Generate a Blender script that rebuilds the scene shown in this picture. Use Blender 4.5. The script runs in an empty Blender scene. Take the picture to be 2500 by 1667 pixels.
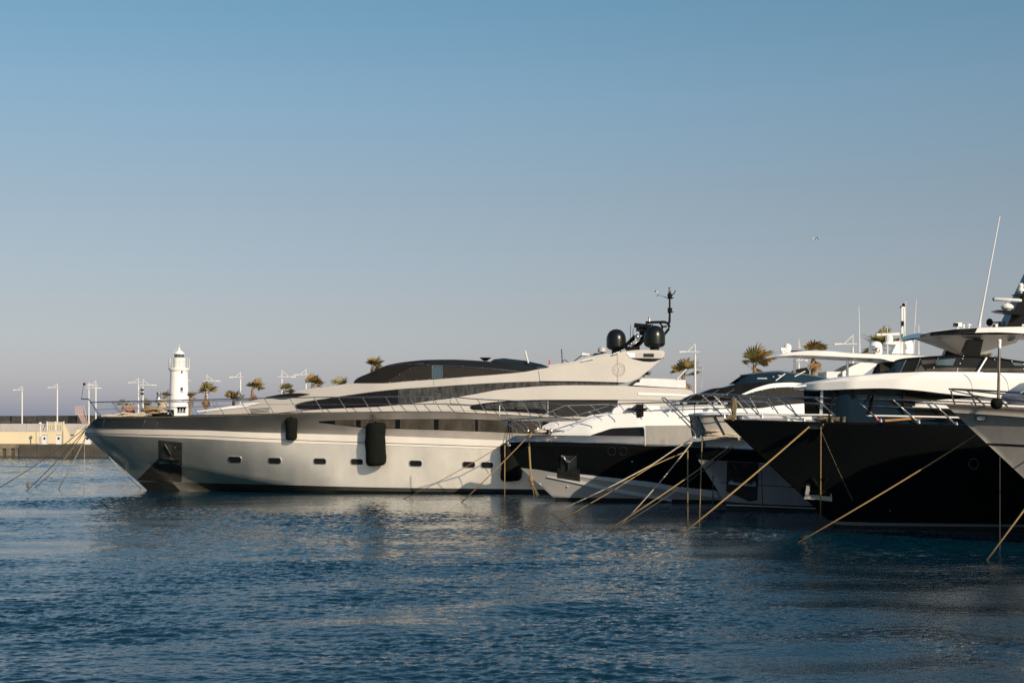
import bpy, math, random
import numpy as np
from mathutils import Vector, Matrix
random.seed(7); rng = np.random.default_rng(7)
SC = bpy.context.scene
COL = SC.collection
rad = math.radians

# ---------------------------------------------------------------- camera, sky, sun, exposure
CAMZ, FPX, HOR = 4.6, 3600.0, 1010.0          # eye height (m), focal length and horizon row in photo pixels
cam = bpy.data.cameras.new('camera'); cam_ob = bpy.data.objects.new('camera', cam); COL.objects.link(cam_ob)
cam_ob.location = (0, 0, CAMZ); cam_ob.rotation_euler = (rad(90), 0, 0)
cam.sensor_width = 36.0; cam.lens = 36.0*FPX/2500.0; cam.shift_y = (HOR-833.5)/2500.0
cam.clip_start = 0.5; cam.clip_end = 8000
SC.camera = cam_ob

SUN_DIR = Vector((4.4, -6.5, 3.45)).normalized()      # towards the sun: low, behind the camera's right shoulder
SUN_EL = math.asin(SUN_DIR.z); SUN_AZ = math.atan2(SUN_DIR.x, SUN_DIR.y)
world = bpy.data.worlds.new('World'); SC.world = world; world.use_nodes = True
wn, wl = world.node_tree.nodes, world.node_tree.links
wn.clear()
sky = wn.new('ShaderNodeTexSky'); sky.sky_type = 'NISHITA'; sky.sun_disc = False
sky.sun_elevation = SUN_EL; sky.sun_rotation = SUN_AZ
sky.altitude = 0; sky.air_density = 1.0; sky.dust_density = 1.0; sky.ozone_density = 3.0
# elevation tint of the haze (the same all the way round the horizon)
tcw = wn.new('ShaderNodeTexCoord'); sep = wn.new('ShaderNodeSeparateXYZ'); wl.new(tcw.outputs['Generated'], sep.inputs[0])
rmp = wn.new('ShaderNodeValToRGB'); rmp.color_ramp.interpolation = 'LINEAR'; cr = rmp.color_ramp
TINT = [(0.0, (.97, .94, 1.34)), (0.035, (.93, .83, .99)), (0.07, (.95, .79, .82)), (0.14, (1.03, .86, .78)), (0.21, (1.0, 1.0, .90)), (0.276, (.85, 1.04, .94)), (0.6, (.75, .85, .85))]
while len(cr.elements) < len(TINT): cr.elements.new(0.5)
for e, (pos, c) in zip(cr.elements, TINT): e.position = pos; e.color = (c[0]/1.4, c[1]/1.4, c[2]/1.4, 1)
mul = wn.new('ShaderNodeMix'); mul.data_type = 'RGBA'; mul.blend_type = 'MULTIPLY'; mul.inputs[0].default_value = 1.0
bg = wn.new('ShaderNodeBackground'); bg.inputs['Strength'].default_value = 0.14
wo = wn.new('ShaderNodeOutputWorld')
wl.new(sep.outputs['Z'], rmp.inputs['Fac']); wl.new(sky.outputs[0], mul.inputs[6]); wl.new(rmp.outputs['Color'], mul.inputs[7])
wl.new(mul.outputs[2], bg.inputs['Color']); wl.new(bg.outputs[0], wo.inputs['Surface'])

sun = bpy.data.lights.new('sun', 'SUN'); sun.energy = 5.0; sun.angle = rad(0.5); sun.color = (1.0, 0.85, 0.66)
sun_ob = bpy.data.objects.new('sun', sun); COL.objects.link(sun_ob)
sun_ob.rotation_euler = (-SUN_DIR).to_track_quat('-Z', 'Y').to_euler()
SC.view_settings.view_transform = 'Standard'; SC.view_settings.look = 'None'
SC.cycles.use_denoising = True; SC.cycles.denoising_prefilter = 'NONE'
SC.view_settings.exposure = 0.0; SC.view_settings.gamma = 1.0; SC.view_settings.use_curve_mapping = False

# ---------------------------------------------------------------- materials
def mat(name, col, rough=0.5, metal=0.0, coat=0.0, var=0.0, vscale=3.0, bump=0.0, bscale=20.0, spec=0.5, stretch=(1,1,1), col2=None, coat_rough=0.06, streak=None):
    m = bpy.data.materials.new(name); m.use_nodes = True
    nt = m.node_tree; b = nt.nodes['Principled BSDF']
    b.inputs['Base Color'].default_value = (*col, 1); b.inputs['Roughness'].default_value = rough
    b.inputs['Metallic'].default_value = metal; b.inputs['Coat Weight'].default_value = coat
    b.inputs['Coat Roughness'].default_value = coat_rough; b.inputs['Specular IOR Level'].default_value = spec
    tc = nt.nodes.new('ShaderNodeTexCoord'); mp = nt.nodes.new('ShaderNodeMapping'); mp.inputs['Scale'].default_value = stretch
    nt.links.new(tc.outputs['Object'], mp.inputs['Vector'])
    if var > 0 or col2:
        n = nt.nodes.new('ShaderNodeTexNoise'); n.inputs['Scale'].default_value = vscale; n.inputs['Detail'].default_value = 6; n.inputs['Roughness'].default_value = 0.62
        nt.links.new(mp.outputs[0], n.inputs['Vector'])
        r = nt.nodes.new('ShaderNodeValToRGB'); r.color_ramp.elements[0].position = 0.32; r.color_ramp.elements[1].position = 0.68
        c2 = col2 if col2 else tuple(min(1, c*(1+var)) for c in col)
        c1 = col if col2 else tuple(c*(1-var) for c in col)
        r.color_ramp.elements[0].color = (*c1, 1); r.color_ramp.elements[1].color = (*c2, 1)
        nt.links.new(n.outputs['Fac'], r.inputs['Fac']); nt.links.new(r.outputs['Color'], b.inputs['Base Color'])
        rr = nt.nodes.new('ShaderNodeMapRange'); rr.inputs['To Min'].default_value = max(0.02, rough*0.85); rr.inputs['To Max'].default_value = min(1, rough*1.2)
        nt.links.new(n.outputs['Fac'], rr.inputs['Value']); nt.links.new(rr.outputs[0], b.inputs['Roughness'])
    if bump > 0:
        n2 = nt.nodes.new('ShaderNodeTexNoise'); n2.inputs['Scale'].default_value = bscale; n2.inputs['Detail'].default_value = 4
        nt.links.new(mp.outputs[0], n2.inputs['Vector'])
        bp = nt.nodes.new('ShaderNodeBump'); bp.inputs['Strength'].default_value = bump; bp.inputs['Distance'].default_value = 0.05
        nt.links.new(n2.outputs['Fac'], bp.inputs['Height']); nt.links.new(bp.outputs['Normal'], b.inputs['Normal'])
    return m

M = {}
def wet_shade(m, z0=0.05, z1=1.5, dark=0.14):             # soaked near the waterline; above it, boat shade painted into the rope colour
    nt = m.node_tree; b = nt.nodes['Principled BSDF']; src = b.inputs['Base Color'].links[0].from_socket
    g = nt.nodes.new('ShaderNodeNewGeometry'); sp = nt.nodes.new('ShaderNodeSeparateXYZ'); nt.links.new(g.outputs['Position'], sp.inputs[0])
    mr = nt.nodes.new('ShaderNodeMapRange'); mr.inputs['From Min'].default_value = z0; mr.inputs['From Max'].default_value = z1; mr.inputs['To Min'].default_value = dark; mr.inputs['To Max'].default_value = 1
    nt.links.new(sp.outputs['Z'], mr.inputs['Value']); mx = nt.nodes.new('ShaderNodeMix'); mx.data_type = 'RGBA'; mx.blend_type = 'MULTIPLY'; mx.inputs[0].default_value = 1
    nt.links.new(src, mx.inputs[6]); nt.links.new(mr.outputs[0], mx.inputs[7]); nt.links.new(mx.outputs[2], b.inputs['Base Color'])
M['grey_metallic'] = mat('grey_metallic_paint', (0.96, 0.87, 0.745), 0.42, 0.98, 0.0, var=0.05, vscale=0.8, stretch=(1, 1, 0.5))
M['grey_paint'] = mat('grey_gloss_paint', (0.46, 0.43, 0.39), 0.42, 0.15, 0.2, var=0.04, vscale=0.5)
M['silver'] = mat('silver_paint', (0.84, 0.78, 0.70), 0.42, 0.4, 0.1, var=0.04, vscale=0.7)
M['dark_metallic'] = mat('dark_metallic_paint', (0.60, 0.52, 0.44), 0.41, 1.0, 0.0, var=0.08, vscale=0.7)
M['black_gloss'] = mat('black_gloss_paint', (0.006, 0.0065, 0.0065), 0.17, 0.0, 0.0, var=0.12, vscale=0.6, spec=0.35)
M['boot'] = mat('antifouling_black', (0.012, 0.012, 0.011), 0.55, var=0.4, vscale=2.5, col2=(0.03, 0.028, 0.02), stretch=(0.4, 1, 2))
M['white'] = mat('white_gelcoat', (0.80, 0.79, 0.77), 0.3, 0.0, 0.15, var=0.03, vscale=0.7)
M['white_soft'] = mat('white_canvas', (0.74, 0.73, 0.73), 0.85, bump=0.5, bscale=2.6, var=0.05, vscale=2)
M['light_hull'] = mat('pale_grey_gelcoat', (0.45, 0.435, 0.41), 0.3, 0.0, 0.2, var=0.04, vscale=0.7)
M['bow_grey'] = mat('warm_grey_hull_paint', (0.36, 0.335, 0.305), 0.42, 0.1, 0.1, var=0.08, vscale=2.0, stretch=(2.5, 1, 0.5))
M['glass_dark'] = mat('tinted_glass', (0.010, 0.009, 0.008), 0.06, 0.0, spec=0.22, var=0.3, vscale=1.5)
M['glass_salty'] = mat('salt_stained_glass', (0.012, 0.012, 0.011), 0.2, 0.0, spec=0.4, col2=(0.085, 0.08, 0.07), vscale=2.2, stretch=(2.0, 1, 0.7))
M['glass_brown'] = mat('warm_tinted_glass', (0.03, 0.025, 0.02), 0.10, spec=0.5, col2=(0.085, 0.072, 0.056), vscale=1.2, stretch=(1, 1, 0.4))
M['glass_blue'] = mat('blue_tinted_glass', (0.006, 0.017, 0.030), 0.04, spec=0.45)
M['mesh_black'] = mat('black_canvas', (0.009, 0.0085, 0.008), 0.75, var=0.2, vscale=3, bump=0.3, bscale=9, spec=0.15)
M['mesh_brown'] = mat('dark_screen_canvas', (0.016, 0.014, 0.0115), 0.62, var=0.15, vscale=2, bump=0.3, bscale=6, spec=0.2)
M['rubber'] = mat('black_rubber', (0.006, 0.007, 0.006), 0.85, var=0.25, vscale=5, bump=0.25, bscale=12, spec=0.12)
M['steel'] = mat('polished_steel', (0.80, 0.77, 0.73), 0.27, 1.0, var=0.06, vscale=4)
M['steel_dull'] = mat('worn_steel_plate', (0.30, 0.28, 0.25), 0.32, 0.9, col2=(0.12, 0.10, 0.085), vscale=2.5)
M['black_metal'] = mat('black_painted_metal', (0.008, 0.008, 0.008), 0.2, spec=0.25)
M['dome_black'] = mat('satin_black_dome', (0.008, 0.009, 0.0085), 0.28, spec=0.4)
M['rope_olive'] = mat('olive_rope', (0.20, 0.155, 0.085), 0.9, col2=(0.09, 0.07, 0.04), vscale=10, bump=0.8, bscale=22)
M['stripe_grey'] = mat('grey_green_stripe_paint', (0.20, 0.215, 0.21), 0.4)
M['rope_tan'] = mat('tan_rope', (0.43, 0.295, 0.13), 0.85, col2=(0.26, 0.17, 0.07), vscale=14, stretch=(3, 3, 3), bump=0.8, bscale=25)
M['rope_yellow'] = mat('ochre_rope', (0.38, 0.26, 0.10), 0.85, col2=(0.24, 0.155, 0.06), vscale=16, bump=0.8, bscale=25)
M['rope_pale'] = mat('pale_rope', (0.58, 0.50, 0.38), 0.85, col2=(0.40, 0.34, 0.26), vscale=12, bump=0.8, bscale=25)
M['rope_dark'] = mat('dark_rope', (0.035, 0.033, 0.032), 0.85, var=0.3, vscale=12, bump=0.6, bscale=25)
for k_ in ('rope_tan', 'rope_yellow', 'rope_pale'): wet_shade(M[k_])
M['teak'] = mat('varnished_wood', (0.36, 0.20, 0.09), 0.45, var=0.25, vscale=4, stretch=(0.5, 4, 4))
M['red'] = mat('red_plastic', (0.5, 0.04, 0.03), 0.5)
M['green'] = mat('green_cloth', (0.04, 0.22, 0.06), 0.8)
M['stone_dark'] = mat('dark_breakwater_stone', (0.045, 0.043, 0.042), 0.9, col2=(0.018, 0.018, 0.018), vscale=0.8, bump=0.8, bscale=3)
M['concrete'] = mat('pale_concrete', (0.42, 0.40, 0.385), 0.85, var=0.12, vscale=0.8, bump=0.2, bscale=6)
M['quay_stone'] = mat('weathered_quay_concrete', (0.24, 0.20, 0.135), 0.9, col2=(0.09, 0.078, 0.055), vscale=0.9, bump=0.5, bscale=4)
M['quay_dark'] = mat('dark_quay_concrete', (0.035, 0.032, 0.026), 0.6, col2=(0.07, 0.06, 0.045), vscale=0.8, bump=0.5, bscale=4)
M['yellow_wall'] = mat('yellow_render', (0.68, 0.585, 0.40), 0.9, col2=(0.62, 0.53, 0.36), vscale=0.5)
M['white_plaster'] = mat('white_plaster', (0.80, 0.785, 0.76), 0.7, var=0.05, vscale=1.2)
M['pole_white'] = mat('white_pole_paint', (0.66, 0.65, 0.635), 0.5)
M['lantern'] = mat('lantern_glass', (0.10, 0.12, 0.12), 0.1, spec=0.8)
M['rust'] = mat('rusted_rail', (0.48, 0.35, 0.30), 0.8, var=0.2, vscale=3)
M['trunk'] = mat('palm_trunk_bark', (0.16, 0.10, 0.055), 0.95, col2=(0.30, 0.19, 0.09), vscale=5, bump=0.8, bscale=8)
M['white_gate'] = mat('cream_gate_paint', (0.62, 0.54, 0.38), 0.7)
M['frond_green'] = mat('palm_frond_green', (0.085, 0.085, 0.022), 0.5, col2=(0.20, 0.16, 0.04), vscale=1.5)
M['frond_olive'] = mat('palm_frond_olive', (0.24, 0.165, 0.04), 0.6, col2=(0.42, 0.26, 0.075), vscale=1.5)
M['frond_dry'] = mat('palm_frond_dry', (0.30, 0.17, 0.06), 0.8, col2=(0.20, 0.11, 0.045), vscale=1.5)
M['skin'] = mat('tanned_skin', (0.36, 0.17, 0.10), 0.6)
M['hair'] = mat('dark_hair', (0.02, 0.014, 0.01), 0.7)
M['cloth_dark'] = mat('dark_swimwear', (0.03, 0.03, 0.05), 0.8)
M['cloth_red'] = mat('red_swimwear', (0.3, 0.06, 0.05), 0.8)
M['feather'] = mat('white_feathers', (0.75, 0.75, 0.74), 0.8)
M['feather_dark'] = mat('dark_wing_feathers', (0.02, 0.02, 0.022), 0.8)
M['ink'] = mat('dark_blue_print', (0.02, 0.03, 0.08), 0.5)
M['emblem'] = mat('raised_emblem_grey', (0.27, 0.25, 0.225), 0.45, 0.3)
M['added_hillside'] = mat('added_wooded_hillside', (0.05, 0.058, 0.03), 0.9, col2=(0.12, 0.105, 0.075), vscale=0.02)
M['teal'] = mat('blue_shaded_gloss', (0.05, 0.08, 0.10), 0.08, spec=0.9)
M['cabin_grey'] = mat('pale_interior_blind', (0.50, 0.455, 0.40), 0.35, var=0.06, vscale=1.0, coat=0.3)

# ---------------------------------------------------------------- mesh helpers
class MB:
    def __init__(s): s.v = []; s.f = []
    def add(s, vs, fs):
        o = len(s.v); s.v += [tuple(map(float, p)) for p in vs]; s.f += [tuple(i+o for i in f) for f in fs]; return s
    def box(s, c, d, rz=0.0, ry=0.0):
        R = Matrix.Rotation(rz, 3, 'Z') @ Matrix.Rotation(ry, 3, 'Y')
        vs = [Vector(c) + R @ Vector((x*d[0]/2, y*d[1]/2, z*d[2]/2)) for x in (-1,1) for y in (-1,1) for z in (-1,1)]
        return s.add(vs, [(0,1,3,2),(4,6,7,5),(0,4,5,1),(2,3,7,6),(0,2,6,4),(1,5,7,3)])
    def tube(s, pts, r, seg=7, r2=None):
        P = [Vector(p) for p in pts]; n = len(P); vs = []; fs = []
        up = Vector((0.13, 0.21, 0.97))
        for i, p in enumerate(P):
            d = (P[min(i+1, n-1)] - P[max(i-1, 0)])
            if d.length < 1e-9: d = Vector((0,0,1))
            d.normalize(); a = d.cross(up)
            if a.length < 0.05: a = d.cross(Vector((1,0,0)))
            a.normalize(); b = d.cross(a)
            rr = r if r2 is None else r + (r2-r)*i/max(1, n-1)
            if isinstance(r, (list, tuple)): rr = r[i]
            for k in range(seg):
                t = 2*math.pi*k/seg; vs.append(p + a*math.cos(t)*rr + b*math.sin(t)*rr)
        for i in range(n-1):
            for k in range(seg):
                k2 = (k+1) % seg; fs.append((i*seg+k, i*seg+k2, (i+1)*seg+k2, (i+1)*seg+k))
        fs.append(tuple(range(seg-1, -1, -1))); fs.append(tuple((n-1)*seg+k for k in range(seg)))
        return s.add(vs, fs)
    def lathe(s, prof, c, seg=20, sx=1.0, sy=1.0):
        vs = []; fs = []; n = len(prof)
        for (r, z) in prof:
            for k in range(seg):
                t = 2*math.pi*k/seg; vs.append((c[0]+r*sx*math.cos(t), c[1]+r*sy*math.sin(t), c[2]+z))
        for i in range(n-1):
            for k in range(seg):
                k2 = (k+1) % seg; fs.append((i*seg+k, i*seg+k2, (i+1)*seg+k2, (i+1)*seg+k))
        fs.append(tuple(range(seg-1, -1, -1))); fs.append(tuple((n-1)*seg+k for k in range(seg)))
        return s.add(vs, fs)
    def ball(s, c, r, seg=14, rings=9, sz=1.0):
        return s.lathe([(max(1e-4, r*math.sin(math.pi*i/rings)), -r*sz*math.cos(math.pi*i/rings)) for i in range(rings+1)], c, seg)
    def prism(s, poly, y0, y1):                      # polygon in XZ extruded from y0 to y1
        n = len(poly)
        vs = [(p[0], y0, p[1]) for p in poly] + [(p[0], y1, p[1]) for p in poly]
        fs = [tuple(range(n)), tuple(range(2*n-1, n-1, -1))] + [(i, i+n, (i+1) % n + n, (i+1) % n) for i in range(n)]
        return s.add(vs, fs)
    def grid(s, P):                                  # P: array (rows, cols, 3)
        a, b = P.shape[:2]
        return s.add(P.reshape(-1, 3), [(i*b+j, i*b+j+1, (i+1)*b+j+1, (i+1)*b+j) for i in range(a-1) for j in range(b-1)])

ORG = {}
def mesh_data(name, mb, m, org, sharp=35, smooth=True):
    me = bpy.data.meshes.new(name)
    V = np.array(mb.v, dtype=float) - np.array(org)
    me.from_pydata([tuple(p) for p in V], [], mb.f); me.validate(); me.update()
    if m is not None: me.materials.append(M[m])
    if smooth:
        me.polygons.foreach_set('use_smooth', [True]*len(me.polygons))
        me.set_sharp_from_angle(angle=rad(sharp))
    return me
def tag(o, label=None, cat=None, group=None, kind=None):
    if label: o['label'] = label
    if cat: o['category'] = cat
    if group: o['group'] = group
    if kind: o['kind'] = kind
    return o
def thing(name, label, cat, org, group=None):
    o = bpy.data.objects.new(name, None); o.empty_display_size = 0.3; COL.objects.link(o)
    o.location = org; ORG[o.name] = tuple(org); return tag(o, label, cat, group)
def part(name, mb, m, parent, label=None, sharp=35, smooth=True):
    org = ORG[parent.name]
    o = bpy.data.objects.new(name, mesh_data(name, mb, m, org, sharp, smooth)); COL.objects.link(o)
    o.parent = parent; ORG[o.name] = org
    if label: o['label'] = label
    return o
def single(name, mb, m, label, cat, org=None, group=None, kind=None, sharp=35):
    if org is None: org = mb.v[0]
    o = bpy.data.objects.new(name, mesh_data(name, mb, m, org, sharp)); COL.objects.link(o)
    o.location = org; ORG[o.name] = tuple(org); return tag(o, label, cat, group, kind)
KIDS = {}
def copy_tree(o, parent=None):
    c = o.copy(); COL.objects.link(c); c.parent = parent; ORG[c.name] = ORG.get(o.name, (0,0,0))
    for ch in list(o.children): copy_tree(ch, c)
    return c

def W(px, py, Y):                                    # point at distance Y seen at a photo pixel
    return Vector(((px-1250.0)/FPX*Y, Y, CAMZ-(py-HOR)/FPX*Y))
def water_at(px, py):
    Y = CAMZ*FPX/(py-HOR); return Vector(((px-1250.0)/FPX*Y, Y, 0.0))

def pchip(x, y, q):
    x = np.asarray(x, float); y = np.asarray(y, float); n = len(x)
    if n == 2: return np.interp(q, x, y)
    h = np.diff(x); d = np.diff(y)/h; m = np.zeros(n)
    for i in range(1, n-1):
        if d[i-1]*d[i] > 0:
            w1, w2 = 2*h[i]+h[i-1], h[i]+2*h[i-1]; m[i] = (w1+w2)/(w1/d[i-1]+w2/d[i])
    m[0], m[-1] = d[0], d[-1]
    i = np.clip(np.searchsorted(x, q)-1, 0, n-2); t = (q-x[i])/h[i]
    return (2*t**3-3*t**2+1)*y[i]+(t**3-2*t**2+t)*h[i]*m[i]+(-2*t**3+3*t**2)*y[i+1]+(t**3-t**2)*h[i]*m[i+1]
def rs(pts, n, lin=False):                           # resample a pixel polyline smoothly
    p = np.array(pts, float); s = np.concatenate([[0], np.cumsum(np.hypot(*np.diff(p, axis=0).T)+1e-6)]); s /= s[-1]
    q = np.linspace(0, 1, n)
    if lin: return np.interp(q, s, p[:,0]), np.interp(q, s, p[:,1])
    return pchip(s, p[:,0], q), pchip(s, p[:,1], q)

class Boat:
    def __init__(s, Yc, stem, Bd, Bw, Ld, Lw, zd, p=2.2, knuckle=None, kk=0.4, flare=0.0):
        s.Yc = Yc; st = sorted([(CAMZ-(y-HOR)/FPX*Yc, (x-1250)/FPX*Yc) for x, y in stem])
        s.sz = np.array([a for a, b in st]); s.sx = np.array([b for a, b in st])
        s.Bd, s.Bw, s.Ld, s.Lw, s.zd, s.p, s.kk = Bd, Bw, Ld, Lw, zd, p, kk
        s.kx = None; s.flare = flare
        if knuckle:
            k = [((x-1250)/FPX*(Yc-Bd*0.8), CAMZ-(y-HOR)/FPX*(Yc-Bd*0.8)) for x, y in knuckle]
            s.kx = np.array([a for a, b in k]); s.kz = np.array([b for a, b in k])
    def hull(s, X, Z):
        zz = np.clip(Z/s.zd, -0.2, 1.0); u = np.clip(zz, 0, 1)
        L = s.Lw+(s.Ld-s.Lw)*u; B = s.Bw+(s.Bd-s.Bw)*u**0.8
        t = np.clip((X-np.interp(Z, s.sz, s.sx))/L, 0, 1)
        h = B*(1-(1-t)**s.p)
        if s.flare: h = h+s.flare*np.clip(Z-1.2, 0, 4)*np.exp(-((t*L-1.5)/4.3)**2)*np.clip(t*L/1.2, 0, 1)
        if s.kx is not None: h = h - s.kk*np.maximum(np.interp(X, s.kx, s.kz)-Z, 0)*np.clip((h-1.25)/1.1, 0, 1)
        return np.maximum(h, 0.0)
    def S(s, px, py, eps=0.0, surf=None, far=False):
        px = np.asarray(px, float); py = np.asarray(py, float); f = surf or s.hull
        off = np.full(px.shape, 1.5)
        for _ in range(14):
            Y = s.Yc-off; X = (px-1250)/FPX*Y; Z = CAMZ-(py-HOR)/FPX*Y
            off = 0.5*off+0.5*(np.maximum(f(X, Z), 0)+eps)
        Y = s.Yc-off
        P = np.stack([(px-1250)/FPX*Y, Y, CAMZ-(py-HOR)/FPX*Y], -1)
        if far: P[..., 1] = 2*s.Yc-P[..., 1]
        return P
    def P(s, px, py, eps=0.0, surf=None, far=False):
        return Vector(s.S(np.array([px]), np.array([py]), eps, surf, far)[0])
    def strip(s, top, bot, n=40, m=3, eps=0.0, surf=None, mirror=False, skirt=0.0, lin=False, mb=None, far=False):
        mb = mb or MB(); tx, ty = rs(top, n, lin); bx, by = rs(bot, n, lin)
        v = np.linspace(0, 1, m+1)[:, None]
        P = s.S(tx*(1-v)+bx*v, ty*(1-v)+by*v, eps, surf, far)
        mb.grid(P)
        if skirt:
            a, b = P.shape[:2]
            loop = [P[0, j] for j in range(b)]+[P[i, b-1] for i in range(1, a)]+[P[a-1, j] for j in range(b-2, -1, -1)]+[P[i, 0] for i in range(a-2, 0, -1)]
            k = len(loop); inn = [p+np.array([0, -skirt if far else skirt, 0]) for p in loop]
            mb.add(loop+inn, [(i, (i+1) % k, (i+1) % k+k, i+k) for i in range(k)])
        if mirror:
            Q = P.copy(); Q[..., 1] = 2*s.Yc-Q[..., 1]; mb.grid(Q[::-1])
        return mb
    def roof(s, curve, n=40, m=8, crown=0.08, eps=0.0, surf=None, dz=0.0, lin=False, mb=None):
        mb = mb or MB(); cx, cy = rs(curve, n, lin); P = s.S(cx, cy, eps, surf)
        v = np.linspace(-1, 1, m+1)[:, None]
        off = (s.Yc-P[:, 1])[None, :]
        Q = np.stack([np.repeat(P[None, :, 0], m+1, 0), s.Yc+v*off, P[None, :, 2]+dz+crown*(1-v**2)*np.clip(off/2, 0, 1)], -1)
        return mb.grid(Q)
    def patch(s, poly, eps=0.02, surf=None, skirt=0.05, mb=None, sub=4):      # filled outline lying on the surface
        mb = mb or MB(); q = []
        for i, a in enumerate(poly):
            b = poly[(i+1) % len(poly)]
            for k in range(sub): q.append((a[0]+(b[0]-a[0])*k/sub, a[1]+(b[1]-a[1])*k/sub))
        q = np.array(q); c = q.mean(0); n = len(q); vs = []; fs = []
        for k in (1.0, 0.66, 0.33):
            r = c+(q-c)*k; vs += list(s.S(r[:, 0], r[:, 1], eps, surf))
        vs.append(s.S(c[:1], c[1:2], eps, surf)[0])
        for k in range(2):
            fs += [(k*n+i, k*n+(i+1) % n, (k+1)*n+(i+1) % n, (k+1)*n+i) for i in range(n)]
        fs += [(2*n+i, 2*n+(i+1) % n, 3*n) for i in range(n)]
        mb.add(vs, fs)
        if skirt:
            o = vs[:n]; mb.add(o+[p+np.array([0, skirt, 0]) for p in o], [(i, i+n, (i+1) % n+n, (i+1) % n) for i in range(n)])
        return mb
    def ring(s, poly, w, eps=0.03, surf=None, depth=0.06, mb=None):           # frame round an outline, w in pixels
        mb = mb or MB(); q = np.array(poly, float); c = q.mean(0); n = len(q)
        d = q-c; out = c+d*(1+w/np.maximum(np.hypot(*d.T), 1e-3))[:, None]
        a = s.S(out[:, 0], out[:, 1], 0.0, surf); b = s.S(out[:, 0], out[:, 1], eps, surf); e = s.S(q[:, 0], q[:, 1], eps, surf); g = e+np.array([0, depth, 0])
        vs = list(a)+list(b)+list(e)+list(g)
        fs = [(k*n+i, k*n+(i+1) % n, (k+1)*n+(i+1) % n, (k+1)*n+i) for k in range(3) for i in range(n)]
        return mb.add(vs, fs)
    def line(s, pts, r, n=None, eps=-0.12, surf=None, far=False, seg=6, mb=None, lin=False):
        mb = mb or MB(); x, y = rs(pts, n or max(2, len(pts)*4), lin)
        return mb.tube(s.S(x, y, eps, surf, far), r, seg)
    def mline(s, *a, **k):
        mb = s.line(*a, **k); k['far'] = True; k['mb'] = mb; return s.line(*a, **k)
def rrect(cx, cy, w, h, r, n=5, skew=0.0):
    q = []
    for sx, sy, a0 in ((1, 1, 0), (-1, 1, 90), (-1, -1, 180), (1, -1, 270)):
        for k in range(n):
            t = rad(a0+90*k/(n-1)); q.append((cx+sx*(w/2-r)+r*math.cos(t), cy+sy*(h/2-r)+r*math.sin(t)+skew*(sx*(w/2-r)+r*math.cos(t))))
    return q
def ellipse(cx, cy, a, b, n=20): return [(cx+a*math.cos(2*math.pi*k/n), cy+b*math.sin(2*math.pi*k/n)) for k in range(n)]
# ---------------------------------------------------------------- water
def wave_tile(N, L, lam_lo, lam_hi, peak, spread, ang, seed, power=3.2):
    r = np.random.default_rng(seed); k = np.fft.fftfreq(N, L/N)*2*np.pi
    kx, ky = np.meshgrid(k, k, indexing='ij'); kk = np.hypot(kx, ky); kk[0, 0] = 1e-6
    kp = 2*np.pi/peak; th = np.arctan2(ky, kx)-ang
    P = np.exp(-1.25*(kp/kk)**2)/kk**power*(np.abs(np.cos(th))**spread+0.05)
    P *= (kk < 2*np.pi/lam_lo)*(kk > 2*np.pi/lam_hi)
    A = np.sqrt(P)*(r.normal(size=(N, N))+1j*r.normal(size=(N, N))); A[0, 0] = 0
    h = np.real(np.fft.ifft2(A)); return h/h.std()
def sample(tile, L, X, Y):
    N = tile.shape[0]; u = (X/L*N) % N; v = (Y/L*N) % N
    i = u.astype(int); j = v.astype(int); a = u-i; b = v-j; i2 = (i+1) % N; j2 = (j+1) % N; i %= N; j %= N
    return tile[i, j]*(1-a)*(1-b)+tile[i2, j]*a*(1-b)+tile[i, j2]*(1-a)*b+tile[i2, j2]*a*b
T_sw = wave_tile(256, 83.0, 2.6, 30, 6.5, 6, rad(97), 3)
T_md = wave_tile(512, 41.0, 0.4, 3, 0.8, 4, rad(84), 5)
T_ch = wave_tile(512, 17.0, 0.13, 0.9, 0.27, 2.5, rad(96), 9, 3.0)
T_ch2 = wave_tile(640, 21.0, 0.13, 0.9, 0.24, 1.5, rad(74), 19, 3.0)
T_gu = wave_tile(128, 120.0, 5, 60, 20, 1, 0, 23)
def sea(X, Y, fine=1.0):
    g = np.clip(1+0.45*sample(T_gu, 120.0, X, Y), 0.25, 2.0)
    near = np.clip((70-Y)/40, 0.35, 1.0)
    c, s_ = math.cos(0.31), math.sin(0.31)
    lee = np.clip((Y-(84-0.71*(X+22))+7)/9, 0, 1)*np.clip((X+28)/6, 0, 1)     # sheltered water along the bows
    g = g*(1-0.55*lee); near = near*(1-0.4*lee)
    return 0.036*near*sample(T_sw, 83.0, X, Y)+0.0075*g*sample(T_md, 41.0, X, Y)+fine*g*(0.0052*sample(T_ch, 17.0, X, Y)+0.0042*sample(T_ch2, 21.0, c*X-s_*Y, s_*X+c*Y))
def sea_patch(x0, x1, y0, y1, d, fine):
    xs = np.arange(x0, x1+d*0.5, d); ys = np.arange(y0, y1+d*0.5, d)
    X, Y = np.meshgrid(xs, ys, indexing='ij'); Z = sea(X, Y, fine)
    i = np.arange(len(xs)-1)[:, None]*len(ys)+np.arange(len(ys)-1)[None, :]
    F = np.stack([i, i+len(ys), i+len(ys)+1, i+1], -1).reshape(-1, 4)
    return np.stack([X, Y, Z], -1).reshape(-1, 3), F
V = []; F = []; o = 0
for args in ((-21, 21, 15, 46, 0.06, 1.0), (-40, 40, 46, 82, 0.11, 0.95), (-72, 40, 82, 160, 0.2, 0.8)):
    v, f = sea_patch(*args); V.append(v); F.append(f+o); o += len(v)
R = 3500.0
v = np.array([(-R, -R, -0.3), (R, -R, -0.3), (R, R, -0.3), (-R, R, -0.3)]); V.append(v); F.append(np.array([[0, 1, 2, 3]])+o)
V = np.concatenate(V); F = np.concatenate(F)
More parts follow.
